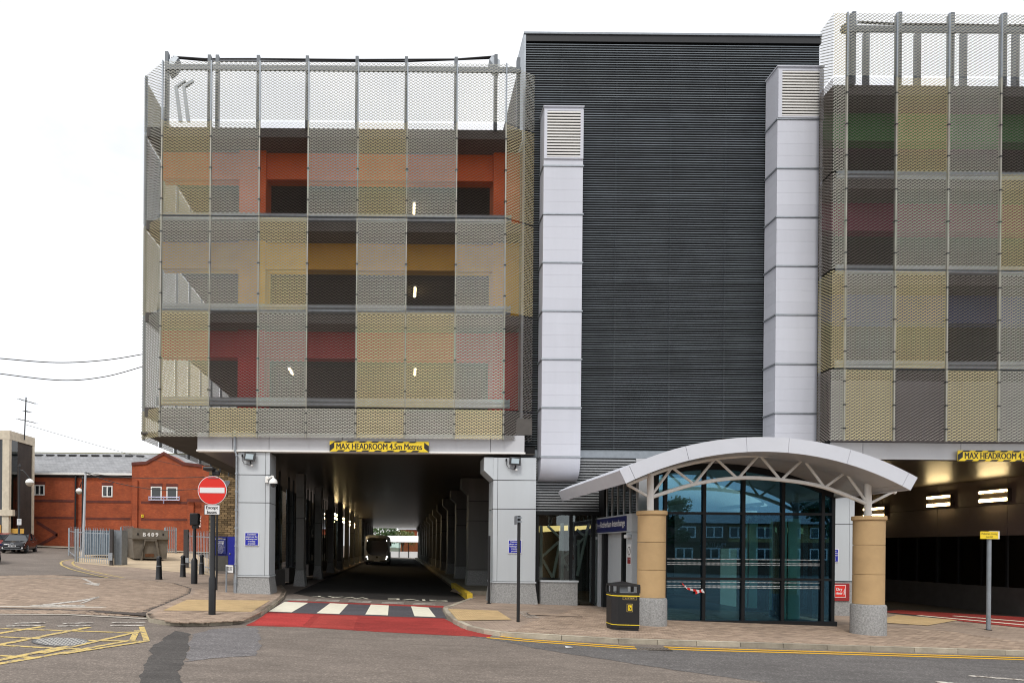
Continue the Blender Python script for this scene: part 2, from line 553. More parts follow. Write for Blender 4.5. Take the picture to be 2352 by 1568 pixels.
# ------------------------------------------------------------------ ground
def grid(name, xs, ys, zf, mat):
    n = len(xs)
    v = [(x, y, zf(x, y)) for y in ys for x in xs]
    f = [(j * n + i, j * n + i + 1, (j + 1) * n + i + 1, (j + 1) * n + i) for j in range(len(ys) - 1) for i in range(n - 1)]
    me = bpy.data.meshes.new(name)
    me.from_pydata(v, [], f)
    return link(name, me, mat)
road = grid('road', [-900, -300, -100, -60, -40, -30, -20, -14, -9, -8, -7.4, -6.5, -5.5, -5, 0, 10, 20, 40, 100, 300, 900],
            [-900, -300, -100, -40, -10, 0, 10, 20, 30, 35, 40, 45, 50, 60, 70, 80, 130, 300, 900, 1800], rz, m_asph)
tag(road, 'brown grey asphalt road crossing in front of the bus station', 'road', kind='structure')

# ---- pavements
def pavement(outline, label, mat=m_pave, top=None, lift=0.0):
    o = drape('pavement', outline, top or gz, lift, mat, None)
    return tag(o, label, 'pavement', kind='structure')

# right pavement: kerb line along the road, then round the corner into the covered lane
KR = Q((1150, 1461), (1290, 1469), (1420, 1477), (1600, 1482), (1800, 1488), (2000, 1494), (2200, 1500), (2420, 1507))
KC = Q((1018, 1402), (1025, 1416), (1040, 1430), (1072, 1446), (1110, 1455))
EDGE_R = [(2.2, 29.0)] + Q((1085, 1376), (1018, 1400)) + KC[1:] + KR
right_pave = pavement(EDGE_R + [(40, KR[-1][1] + 0.1), (40, 60), (15.6, 60), (15.6, 34), (2.9, 34)],
                      'brown brick pavement in front of the arched glass entrance', lift=-0.004)
# left pavement: the rounded corner beside the no entry sign and the yard frontage
EL = Q((335, 1415), (342, 1428), (372, 1434), (420, 1437), (480, 1437), (535, 1433), (575, 1425), (600, 1413), (628, 1396), (652, 1375), (658, 1362), (645, 1345))
PE = [(172, 1284), (140, 1287), (146, 1293), (165, 1301), (210, 1315), (262, 1327), (330, 1331), (400, 1338), (440, 1350), (437, 1362), (400, 1378), (352, 1398)]
left_pave = pavement(Q(*PE, f=gz) + EL + [(-3.9, 40), (-3.9, 118), (-9, 118), (-9, 41)] + Q((520, 1318), (375, 1308), (300, 1300), (200, 1294), f=gz),
                     'brown brick pavement corner under the no entry sign', lift=0.004)

def kerbs(line, parent, w=0.14, step=None):
    pts = [Vector((p[0], p[1], 0)) for p in line]
    for a, b in zip(pts, pts[1:]):
        L = (b - a).length
        n = max(1, round(L / 0.92))
        d = (b - a) / L
        nn = Vector((-d.y, d.x, 0)) * w
        for k in range(n):
            s, e = a + d * (L * k / n + 0.006), a + d * (L * (k + 1) / n - 0.006)
            top = [s, e, e + nn, s + nn]
            mb = MB()
            tp = [Vector((p.x, p.y, gz(p.x, p.y) + 0.004)) for p in top]
            out = [tp[0] - Vector((0, 0, 0.02)), tp[1] - Vector((0, 0, 0.02))]
            inn = [lerp(tp[0], tp[3], 0.14), lerp(tp[1], tp[2], 0.14)]
            lo = [Vector((p.x, p.y, rz(p.x, p.y) - 0.12)) for p in top]
            i = 0
            mb.v = [tuple(p) for p in (out[0], out[1], inn[1], inn[0], tp[2], tp[3], lo[0], lo[1], lo[2], lo[3])]
            mb.f = [(0, 1, 2, 3), (3, 2, 4, 5), (6, 7, 1, 0), (7, 8, 4, 2, 1), (9, 6, 0, 3, 5), (8, 9, 5, 4), (6, 9, 8, 7)]
            mb.build('kerb_stone', m_kerb, parent)
kerbs(KR, right_pave)
kerbs([Q((1085, 1376))[0]] + KC + [KR[0]], right_pave)
kerbs(EL, left_pave)

# ---- paving bricks
def paver_mesh(w, d, h):
    return MB().box(-w / 2, w / 2, -d / 2, d / 2, -0.02, h).mesh('paving_brick')
def inside(poly, x, y):
    c = False
    j = len(poly) - 1
    for i in range(len(poly)):
        (xi, yi), (xj, yj) = poly[i][:2], poly[j][:2]
        if (yi > y) != (yj > y) and x < (xj - xi) * (y - yi) / (yj - yi) + xi: c = not c
        j = i
    return c
def lay(parent, poly, most, w=0.2, d=0.1, ang=0.0, key=None, zf=gz, jit=0.003):
    cells = []
    xs, ys = [p[0] for p in poly], [p[1] for p in poly]
    y, j = min(ys), 0
    while y < max(ys):
        x = min(xs) + (w / 2 if j % 2 else 0)
        while x < max(xs):
            if all(inside(poly, x + a * w * 0.5, y + b * d * 0.5) for a in (-1, 1) for b in (-1, 1)): cells.append((x, y))
            x += w
        y += d
        j += 1
    cells.sort(key=key or (lambda c: c[1]))
    me = paver_mesh(w - 0.014, d - 0.014, 0.004)
    me.materials.append(m_paver)
    slope = math.atan(0.028)
    for x, y in cells[:most]:
        o = bpy.data.objects.new('paving_brick', me)
        COL.objects.link(o)
        o.parent = parent
        o.location = (x, y, zf(x, y) + random.uniform(-0.001, jit))
        o.rotation_euler = (random.gauss(0, 0.004), slope + random.gauss(0, 0.004), random.gauss(0, 0.01))
    rest = cells[most:]
    if rest:
        mb = MB()
        col = []
        for x, y in rest:
            z = zf(x, y) + random.uniform(0.0005, jit)
            w2, d2 = (w - 0.014) / 2, (d - 0.014) / 2
            i = len(mb.v)
            s = 0.028 * w2
            mb.v += [(x - w2, y - d2, z + s + 0.002), (x + w2, y - d2, z - s + 0.002), (x + w2, y + d2, z - s + 0.002), (x - w2, y + d2, z + s + 0.002)]
            mb.v += [(a, b, c - 0.02) for a, b, c in mb.v[i:i + 4]]
            mb.f += [(i, i + 1, i + 2, i + 3)] + [(i + k, i + 4 + k, i + 4 + (k + 1) % 4, i + (k + 1) % 4) for k in range(4)]
            col += [random.uniform(0.72, 1.25)] * 5
        me2 = bpy.data.meshes.new('paving_bricks_far')
        me2.from_pydata(mb.v, [], mb.f)
        at = me2.attributes.new('tint', 'FLOAT', 'FACE')
        at.data.foreach_set('value', col)
        o = link('paving_bricks', me2, m_paver_far, parent)
        o['kind'] = 'stuff'
m_paver_far = M('paving brick field', (0.35, 0.262, 0.196), 0.9, var=0.22, scale=1.3, bump=0.3, bscale=60, spec=0.3)
_n = m_paver_far.node_tree
_h = [x for x in _n.nodes if x.type == 'HUE_SAT'][0]
_a = _n.nodes.new('ShaderNodeAttribute')
_a.attribute_name = 'tint'
_mm = _n.nodes.new('ShaderNodeMix')
_mm.data_type, _mm.blend_type = 'RGBA', 'MULTIPLY'
_mm.inputs['Factor'].default_value = 1
_n.links.new(_h.outputs['Color'], _mm.inputs['A'])
_n.links.new(_a.outputs['Fac'], _mm.inputs['B'])
_n.links.new(_mm.outputs['Result'], _n.nodes['Principled BSDF'].inputs['Base Color'])

kin = [(p[0], p[1] + 0.17) for p in KR]
lay(right_pave, [kin[0]] + kin[1:-1] + [(15.5, kin[-1][1]), (15.5, 19.3), (6.0, 22.8), (3.2, 17.2), (2.6, 15.4)], 290)
side_poly = Q((-60, 1300), (200, 1331), (300, 1362), (348, 1396), (330, 1409), (-60, 1398), f=gz)
# paved side road mouth
def sz(x, y): return lerp(rz(x, y), gz(x, y), ramp(15.2, 17.2, y))
side = drape('side_road', Q((-700, 1319), (0, 1321), (170, 1320), *PE[5:], (336, 1409), (0, 1396), (-700, 1380), f=gz), sz, 0.006, m_pavebase, None)
tag(side, 'brick paved mouth of the side street on the left', 'side street', kind='structure')
lay(side, Q((-40, 1322), (120, 1320), (262, 1328), *PE[6:], (338, 1405), (-40, 1395), f=gz), 0, zf=lambda x, y: sz(x, y) + 0.008)
lay(left_pave, Q((445, 1349), (545, 1364), (640, 1368), (600, 1408), (560, 1426), (480, 1430), (400, 1430), (350, 1421), (342, 1412), (356, 1399), (404, 1379), (441, 1363), f=gz), 0, zf=lambda x, y: gz(x, y) + 0.003)
lay(side, Q((-20, 1399), (335, 1410), (337, 1417), (-20, 1409), f=rz), 250, zf=lambda x, y: rz(x, y) + 0.004, w=0.2, d=0.11)

def line_on(name, a, b, w, mat, parent, f=rz, lift=0.004):
    a, b = Vector((*G(*a, f)[:2], 0)), Vector((*G(*b, f)[:2], 0))
    d = (b - a).normalized()
    n = Vector((-d.y, d.x, 0)) * w / 2
    return drape(name, [(a - n)[:2], (b - n)[:2], (b + n)[:2], (a + n)[:2]], f, lift, mat, parent)
# white edge strips of the raised brick band
line_on('edge_strip', (-60, 1392.5), (352, 1401), 0.26, M('pale setts', (0.52, 0.47, 0.4), 0.9, var=0.2, scale=5), road, lift=0.014)
line_on('edge_strip', (-60, 1410.5), (338, 1421), 0.13, MATS['pale setts'], road, lift=0.014)

# ---- yard concrete and far pavement strips
yard = drape('yard', Q((172, 1292), (250, 1300), (300, 1302), (375, 1310), (430, 1316), (500, 1322), (500, 1290), (420, 1262), (172, 1266), f=gz), gz, 0.010, m_conc, None)
tag(yard, 'pale concrete service yard behind the palisade fence', 'yard', kind='structure')
bp_ = drape('pavement', [(-45, 61.5), (-12, 61.5), (-12, 64), (-45, 64)], gz, 0.08, m_kerb, None)
tag(bp_, 'pale narrow pavement along the foot of the red brick building', 'pavement', kind='structure')

# ---- road surfaces and markings
drape('red_surfacing', rough(Q((600, 1417), (642, 1386), (665, 1379), (1020, 1391), (1012, 1402), (1022, 1420), (1060, 1442), (1130, 1456), (1125, 1463), (880, 1451), (700, 1440), (565, 1436)), 0.1, 0.015), rz, 0.004, m_red, road)
drape('red_surfacing_patch', rough(Q((585, 1428), (612, 1408), (722, 1411), (694, 1437), (590, 1434)), 0.1, 0.012), rz, 0.006, asphalt('newer red surfacing', (0.42, 0.045, 0.04), 0.0, 0.15), road)
drape('red_surfacing_patch', rough(Q((735, 1413), (822, 1415), (812, 1444), (712, 1439)), 0.1, 0.012), rz, 0.006, asphalt('worn red surfacing', (0.36, 0.05, 0.04), 0.2, 0.3), road)
drape('crossing_band', Q((612, 1405), (652, 1381), (1016, 1395), (1014, 1400), (1026, 1420), (830, 1413)), rz, 0.008, asphalt('crossing asphalt', (0.085, 0.08, 0.088), 0.3), road)
for q in (((617, 1404), (653, 1382), (708, 1384), (670, 1406)), ((727, 1408), (758, 1385), (800, 1387), (779, 1410)),
          ((839, 1411), (852, 1388), (893, 1390), (891, 1413)), ((952, 1415), (944, 1392), (984, 1395), (1001, 1417))):
    drape('zebra_stripe', Q(*q), rz, 0.012, m_zebra, road)
for a, b in (((655, 1377.2), (706, 1379)), ((657, 1375.2), (708, 1377)), ((725, 1379), (779, 1381)), ((728, 1377), (780, 1378.6)), ((800, 1381.6), (851, 1383.4)), ((802, 1379.4), (853, 1381)),
             ((876, 1384.8), (927, 1386.8)), ((878, 1382.6), (928, 1384.4)), ((948, 1387.2), (1000, 1389.4)), ((950, 1385), (1000, 1387))):
    line_on('give_way_dash', a, b, 0.13, m_wline, road, lift=0.012)
t1 = G(782, 1371, rz)
t2 = G(960, 1377, rz)
for w, c, wd_ in (('WAY', t1, 2.1), ('GIVE', t2, 2.2)):
    o = text('road_lettering', w, m_zebra, None, (0, 0, 0), wd_, 0.62, rot=(0, 0, 180))
    for v in o.data.vertices:
        v.co.x += c.x
        v.co.y += c.y
        v.co.z = rz(v.co.x, v.co.y) + 0.006
    o.parent = road
drape('lane_shade_overlay', [(-3.95, 25.6), (-3.0, 24.2), (1.9, 24.2), (2.6, 25.4), (2.6, 116), (-3.95, 116)], rz, 0.004, asphalt('shade darkened asphalt', (0.035, 0.032, 0.03), 0.2), road)  # asphalt darkened so that the covered lane's shade sits in its colour
# dark patches of newer asphalt
drape('asphalt_patch', rough(Q((405, 1448), (352, 1481), (330, 1530), (305, 1640), (395, 1640), (418, 1560), (412, 1540), (424, 1520), (430, 1490), (438, 1455))), rz, 0.004, m_asph_dark, road)
drape('asphalt_patch', rough(Q((439, 1456), (432, 1490), (424, 1520), (500, 1510), (590, 1505), (600, 1480), (592, 1440), (500, 1443))), rz, 0.005, m_asph_blue, road)
pts = [(1070, 1458), (1125, 1464), (1290, 1473), (1500, 1487), (2420, 1514), (2420, 1600), (2050, 1590), (1800, 1572), (1600, 1545), (1400, 1515), (1250, 1492), (1150, 1472)]
drape('asphalt_patch', rough(Q(*pts)), rz, 0.004, asphalt('grey asphalt', (0.125, 0.117, 0.113), 0.9), road)
# double yellow lines
def strip(name, uv, w, mat, f=rz, lift=0.009, off=0.0):
    p = [Vector((*G(u, v, f)[:2], 0)) for u, v in uv]
    L, Rr = [], []
    for k, q in enumerate(p):
        d = (p[min(k + 1, len(p) - 1)] - p[max(k - 1, 0)]).normalized()
        n = Vector((-d.y, d.x, 0))
        L.append((q + n * (off + w / 2))[:2])
        Rr.append((q + n * (off - w / 2))[:2])
    return drape(name, L + Rr[::-1], f, lift, mat, road)
for off in (0, 0.29):
    strip('yellow_line', [(1118 + off * 60, 1464), (1200, 1471.5), (1290, 1478), (1380, 1484.5), (1462, 1490)], 0.125, m_yline, off=off)
    strip('yellow_line', [(1536, 1490), (1580, 1492), (1700, 1495.5), (1900, 1501), (2100, 1507), (2300, 1513), (2420, 1517)], 0.125, m_yline, off=off)
    strip('yellow_line', [(230, 1281), (190, 1282.5), (160, 1285), (145, 1288), (139, 1292), (142, 1298), (160, 1306), (190, 1314), (220, 1321), (250, 1327)], 0.12, m_yline_old, f=gz, lift=0.016, off=off * 2.2)
# yellow box junction
for a, b in (((-20, 1443), (330, 1451)), ((325, 1439), (337, 1472)), ((337, 1472), (140, 1502)), ((315, 1447), (303, 1471)), ((330, 1448), (96, 1500)), ((205, 1440), (-40, 1488)), ((100, 1438), (-60, 1463)), ((200, 1470), (325, 1472)),
             ((-20, 1480), (215, 1490)), ((300, 1470), (-40, 1530)), ((0, 1462), (110, 1467)), ((190, 1476), (-30, 1522)), ((0, 1505), (90, 1510))):
    line_on('yellow_box_line', a, b, 0.11, m_yline_old, road, lift=0.006 + random.random() * 0.004)
for a, b in (((30, 1432), (103, 1430)), ((145, 1432), (213, 1430)), ((258, 1430), (334, 1429)), ((14, 1438), (94, 1437)), ((132, 1438), (208, 1437)), ((254, 1437), (330, 1436))):
    line_on('white_dash', a, b, 0.12, m_wline_old, road, lift=0.012)
for uv in (((185, 1328), (200, 1330), (216, 1339), (230, 1340), (226, 1346), (190, 1340), (209, 1339)),
           ((67, 1391), (94, 1393), (196, 1393), (194, 1390), (95, 1389)), ((95, 1389), (180, 1379), (228, 1370), (228, 1373), (185, 1382), (110, 1390)),
           ((228, 1371), (192, 1386), (183, 1386), (222, 1371))):
    drape('white_marking', Q(*uv, f=gz), gz, 0.018, m_wline_old, road)
line_on('white_edge_line', (-20, 1327), (290, 1329), 0.12, M('stone setts line', (0.5, 0.46, 0.4), 0.9, var=0.3, scale=7), road, f=gz, lift=0.02)
for a, b in (((2226, 1552), (2400, 1566)), ((2150, 1566), (2420, 1590))):
    line_on('white_dash', a, b, 0.16, m_wline_old, road, lift=0.012)
for (u, v) in ((1205, 1410), (1168, 1405), (2120, 1420)):
    for k in range(7):
        a, b = (u - 12 + k * 4 - 8, v - 6 + k * 2.3), (u + 10 + k * 4, v - 5.4 + k * 2.3)
        if (u, v) != (1168, 1405): line_on('pavement_lettering', a, b, 0.07, m_wline_old, right_pave, f=gz, lift=0.012)
# tactile paving
def tactile(poly, parent):
    o = drape('tactile_paving', poly, gz, 0.013, m_tact, parent)
    xs, ys = [p[0] for p in poly], [p[1] for p in poly]
    mb = MB()
    x = min(xs)
    while x < max(xs):
        y = min(ys)
        while y < max(ys):
            if inside(poly, x, y):
                z = gz(x, y) + 0.013
                i = len(mb.v)
                mb.v += [(x - .016, y - .016, z), (x + .016, y - .016, z), (x + .016, y + .016, z), (x - .016, y + .016, z), (x, y, z + .007)]
                mb.f += [(i, i + 1, i + 4), (i + 1, i + 2, i + 4), (i + 2, i + 3, i + 4), (i + 3, i, i + 4)]
            y += 0.0667
        x += 0.0667
    b = mb.build('tactile_studs', m_tact, parent, fix=False)
    b['kind'] = 'stuff'
tactile(Q((430, 1377), (620, 1379), (578, 1405), (375, 1402), f=gz), left_pave)
tactile(Q((1028, 1398), (1142, 1402), (1175, 1423), (1052, 1425), f=gz), right_pave)
tactile(Q((2060, 1412), (2200, 1424), (2130, 1436), (2000, 1428), f=gz), right_pave)
# covers and gully
def cover(c, w, d, label, rnd=False, zf=rz):
    x, y, z = c
    t = thing('manhole_cover' if rnd else 'inspection_cover', label, 'cover', (x, y, zf(x, y)))
    if rnd:
        MB().lathe((0, 0, 0), [(w * 1.04, 0.002), (w * 1.04, 0.005), (w * 1.0, 0.005)], 40).build('rim', m_black, t)
        p = MB().lathe((0, 0, 0), [(w * .99, 0.003), (w * .99, 0.008)], 40).build('plate', M('worn iron', (0.16, 0.155, 0.15), 0.6, 0.4, var=0.2), t)
        mb = MB()
        k = int(w / 0.075)
        for i in range(-k, k + 1):
            for j in range(-k, k + 1):
                a, b = i * 0.075, j * 0.075
                if a * a + b * b < (w - 0.05) ** 2:
                    s, q = (0.03, 0.012) if (i + j) % 2 else (0.012, 0.03)
                    mb.box(a - s, a + s, b - q, b + q, 0.0075, 0.012)
        s_ = mb.build('studs', M('polished iron stud', (0.62, 0.6, 0.56), 0.5, 0.3), t)
        s_['kind'] = 'stuff'
    else:
        B('rim', m_black, t, -w, w, -d, d, 0.002, 0.006)
        B('plate', m_paver, t, -w + 0.03, w - 0.03, -d + 0.03, d - 0.03, 0.003, 0.009)
    t.rotation_euler = (0, math.atan((zf(x - 0.3, y) - zf(x + 0.3, y)) / 0.6), 0)
    t.location.z = (zf(x - 0.3, y) + zf(x + 0.3, y)) / 2 + 0.002
    return t
cover(G(142, 1473.5, rz), 0.45, 0, 'round chequered iron manhole cover in the yellow box junction', True)
cover(G(1272, 1412, gz), 0.75, 0.3, 'rectangular brick filled inspection cover in the right pavement', zf=lambda x, y: gz(x, y) + 0.006)
g0 = G(1500, 1491, rz)
t = thing('road_gully', 'slotted iron road gully between the double yellow lines', 'drain', (g0.x, g0.y, rz(g0.x, g0.y)))
B('frame', m_black, t, -0.34, 0.34, -0.17, 0.17, 0.002, 0.008)
for k in range(9): B('bar', M('rusty iron', (0.2, 0.17, 0.14), 0.7, 0.3, var=0.3), t, -0.3 + k * 0.07, -0.265 + k * 0.07, -0.14, 0.14, 0.006, 0.018)
for i, (u, v, l) in enumerate(((1306, 1487, 'small flat pale litter scrap on the asphalt near the gully'), (2010, 1404, 'small white wrapper lying by the right column on paving'))):
    p = G(u, v, rz)
    o = MB().quad((-.07, -.05, .004), (.08, -.04, .012), (.07, .06, .006), (-.06, .05, .02)).build('litter_scrap', m_signw)
    o.location = (p.x, p.y, gz(p.x, p.y) + (0.01 if i else -0.09))
    tag(o, l, 'litter')

# ------------------------------------------------------------------ expanded metal panels
def net(W, H, kind):
    w, thick, pitch, cell = (0.034, 0.006, 0.048, 0.156) if kind != 'D' else (0.036, 0.006, 0.048, 0.156)
    ang = 24 if kind != 'D' else 60
    d = Vector((0, math.sin(R(ang)), math.cos(R(ang))))
    nrm = Vector((0, -math.cos(R(ang)), math.sin(R(ang))))
    nx, nzz = max(2, round(W / cell) * 2), max(2, round(H / pitch))
    cw, pt = W / nx, H / nzz
    v, f = [], []
    for j in range(nzz):
        z0 = (j + 0.5) * pt
        for i in range(nx + 1):
            p = Vector((i * cw, 0, z0 + (pt * 0.46 if (i + j) % 2 else -pt * 0.46)))
            k = len(v)
            v += [tuple(p - d * w / 2), tuple(p + d * w / 2), tuple(p - nrm * thick)]
            if i:
                for a, b in ((0, 1), (1, 2), (2, 0)):
                    f.append((k - 3 + a, k - 3 + b, k + b, k + a))
    me = bpy.data.meshes.new('mesh_panel')
    me.from_pydata(v, [], f)
    me.materials.append(m_net[kind])
    return me
NETS = {}
def panel(parent, p0, ang, W, H, kind):
    key = (kind, round(W * 4), round(H * 3))
    if key not in NETS: NETS[key] = (net(W, H, kind), W, H)
    me, w0, h0 = NETS[key]
    o = bpy.data.objects.new('mesh_panel', me)
    COL.objects.link(o)
    o.parent = parent
    o.location = p0
    o.rotation_euler = (0, 0, ang)
    o.scale = (W / w0, 1, H / h0)
    return o

def block(name, label, Yf, us, rows, umid, layout, stripL, stripR, colours, back, xr, barrier=True, inset=0.7):
    root = thing(name, label, 'building', (0, 0, 0))
    xs = [X(u, Yf, 570) for u in us]
    zs = [Z(v, Yf, umid) for v in rows]
    for r, line in enumerate(layout):
        z1, z0 = zs[r] - 0.03, zs[r + 1] + 0.03
        for c, k in enumerate(line):
            panel(root, (xs[c] + 0.03, Yf, z0), 0, xs[c + 1] - xs[c] - 0.06, z1 - z0, k)
        for (A, Bp, kinds) in (stripL, stripR):
            if A is None: continue
            a, b = Vector(A), Vector(Bp)
            d = b - a
            panel(root, (a.x, a.y, z0), math.atan2(d.y, d.x), d.length, z1 - z0, kinds[r])
        for c, x in enumerate(xs):
            if c < len(line) + 1:
                mb = MB().box(x - 0.022, x + 0.022, Yf - 0.03, Yf + 0.05, z0 - 0.02, z1 + 0.02)
                mb.build('panel_rail', m_net['S'] if r else m_steel, root)
                for s in range(3):
                    zc = lerp(z0, z1, (s + 0.5) / 3)
                    if r: B('bracket', m_black, root, x - 0.04, x + 0.04, Yf - 0.045, Yf + 0.08, zc - 0.02, zc + 0.02)
    x0, x1 = xs[0] - inset, xr
    ys = Yf + 0.5
    for r in range(1, 5):
        zt = zs[r] + 0.06
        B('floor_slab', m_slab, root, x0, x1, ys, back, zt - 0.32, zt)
        if r < 4 and barrier is not None:
            zf = zs[r + 1] + 0.06
            mb = MB()
            prof = [(0, 0), (-.05, .06), (-.05, .12), (0, .16), (-.05, .2), (-.05, .26), (0, .32)]
            mb.prism([(x0 + 0.3, ys + 0.3 + a, zf + 0.12 + b) for a, b in prof] + [(x0 + 0.3, ys + 0.33, zf + 0.44), (x0 + 0.3, ys + 0.33, zf + 0.12)], (x1 - x0 - 0.6, 0, 0))
            mb.build('crash_barrier', m_galv, root)
            if colours[r]:
                m = M(f'painted {colours[r][0]}', colours[r][1], 0.55, var=0.12, scale=2)
                zc = zs[r] - 0.26
                B('edge_beam', m, root, x0 + 0.2, x1, ys + 0.95, ys + 1.4, zc - 0.95, zc)
                for (cu, cwid) in colours['cols']:
                    cx = X(cu, ys + 1.1, 570)
                    B('painted_column', m, root, cx - cwid / 2, cx + cwid / 2, ys + 0.8, ys + 0.9 + cwid, zf, zc)
                # strip lamps under the slab, seen from below through the mesh
    B('rear_wall', m_slab, root, x0, x1, back - 0.2, back, zs[4], zs[1])
    return root, xs, zs

YL = 23.2
uL = [370, 482, 594, 706, 820, 933, 1047, 1160]
rL = [142, 279, 498, 714, 936, 1007]
xA = (X(328, 24.0, 570), 24.0)
xB = (X(370, YL, 570), YL)
xC = (X(1160, YL, 570), YL)
xD = (X(1225, 23.75, 570), 23.75)
LAY_L = ['SSSSSSS', 'GSDSGSD', 'SSGDSDS', 'GDSDGGS', 'SGSSGSG']
left_blk, xsL, zsL = block('car_park', 'left car park block wrapped in silver and gold metal mesh above the dark bus lane', YL, uL, rL, 770,
    LAY_L, (xA, xB, 'SSGSG'), (xC, xD, 'SGGDD'),
    {1: ('orange', (0.72, 0.115, 0.01)), 2: ('amber', (0.62, 0.32, 0.012)), 3: ('crimson', (0.40, 0.012, 0.014)), 'cols': ((583, 0.95), (1160, 0.95))}, 44, 4.15)
# side wall of the left block, running back
for r in range(5):
    z1, z0 = zsL[r] - 0.03, zsL[r + 1] + 0.03
    for k in range(9):
        panel(left_blk, (xA[0], 24.0 + (k + 1) * 1.72, z0), -math.pi / 2, 1.66, z1 - z0, 'S' if (k * 3 + r) % 4 else 'G')
for k in range(10):
    y = 24.0 + k * 1.72
    B('panel_rail', m_steel, left_blk, xA[0] + 0.04, xA[0] + 0.12, y - 0.04, y + 0.04, zsL[5], zsL[0])
# roof deck steelwork
for i, u in enumerate([384, 482, 500, 594, 706, 820, 933, 1047, 1138, 1190]):
    x = X(u, YL + 0.45, 200)
    top = Z(133 if i not in (0, 8) else 126, YL + 0.45, 770)
    B('roof_post', m_dsteel, left_blk, x - 0.055, x + 0.055, YL + 0.35, YL + 0.55, zsL[1], top)
MB().prism([P(376, 146, YL + .4), P(384, 140, YL + .4), P(402, 128, YL + .4), P(410, 132, YL + .4), P(398, 150, YL + .4), P(384, 160, YL + .4)], (0, 0.5, 0)).build('roof_post_head', m_galv, left_blk)
MB().prism([P(1124, 136, YL + .4), P(1130, 128, YL + .4), P(1148, 138, YL + .4), P(1148, 158, YL + .4), P(1134, 150, YL + .4)], (0, 0.5, 0)).build('roof_post_head', m_galv, left_blk)
zz = Z(167, YL + 0.5, 770)
B('roof_rail', m_dsteel, left_blk, X(372, YL, 170), X(1200, YL, 170), YL + 0.28, YL + 0.34, zz - 0.09, zz + 0.09)
MB().tube([P(u, v, YL + 0.9) for u, v in ((398, 131), (470, 136), (594, 136), (820, 138), (1047, 137), (1138, 130))], 0.03, 6).build('roof_cable', m_black, left_blk)
MB().tube([P(u, v, YL + 1.0) for u, v in ((394, 133), (482, 141), (706, 141), (933, 142), (1138, 134))], 0.025, 6).build('roof_cable', m_black, left_blk)
for u in (410, 428):
    MB().prism([P(u, 278, YL + 2.5), P(u + 8, 278, YL + 2.5), P(u - 3, 200, YL + 2.5), P(u + 16, 186, YL + 2.5), P(u + 15, 182, YL + 2.5), P(u - 10, 198, YL + 2.5)], (0, 0.1, 0)).build('roof_bracket', m_steel, left_blk)
# fascia, soffits
YF = 23.42
zf0, zf1 = Z(1039, YF, 800), Z(996, YF, 800)
fu = [453, 534, 618, 786, 955, 1126.5, 1205]
for a, b in zip(fu, fu[1:]):
    B('fascia_panel', m_fascia, left_blk, X(a, YF, 1020) + 0.008, X(b, YF, 1020) - 0.008, YF, YF + 0.06, zf0 + 0.06, zf1)
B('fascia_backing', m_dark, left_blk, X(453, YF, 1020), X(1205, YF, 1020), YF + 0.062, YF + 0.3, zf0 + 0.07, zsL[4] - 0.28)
B('fascia_lip', m_white, left_blk, X(453, YF, 1020) - 0.02, X(1205, YF, 1020) + 0.02, YF - 0.05, YF + 0.3, zf0, zf0 + 0.055)
B('upper_fascia', m_slab, left_blk, X(440, YF, 1020), X(1222, YF, 1020), YF + 0.02, YF + 0.05, zf1 + 0.02, zsL[4] - 0.27)
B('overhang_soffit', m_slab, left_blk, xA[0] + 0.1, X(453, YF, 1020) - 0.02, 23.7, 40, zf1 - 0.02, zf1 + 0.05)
B('overhang_return', m_slab, left_blk, X(453, YF, 1020), X(453, YF, 1020) + 0.05, YF + 0.31, 40, zf0 + 0.03, zf1 - 0.03)
ks = MB().box(0, 1, 0, 1, 0, 1).mesh('soffit_plank')
ks.materials.append(m_soff)
xl, xrr = X(453, YF, 1020), 4.7
def plank(parent, x0, x1, y0, y1, z0, z1):
    o = bpy.data.objects.new('soffit_plank', ks)
    COL.objects.link(o)
    o.parent = parent
    o.location = (x0, y0, z0)
    o.scale = (x1 - x0, y1 - y0, z1 - z0)
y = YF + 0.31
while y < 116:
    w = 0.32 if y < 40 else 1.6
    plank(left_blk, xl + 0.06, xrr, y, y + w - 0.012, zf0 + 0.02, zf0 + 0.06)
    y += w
B('lane_ceiling', m_dark, left_blk, xl + 0.06, xrr, YF + 0.31, 116, zf0 + 0.07, zf0 + 0.3)

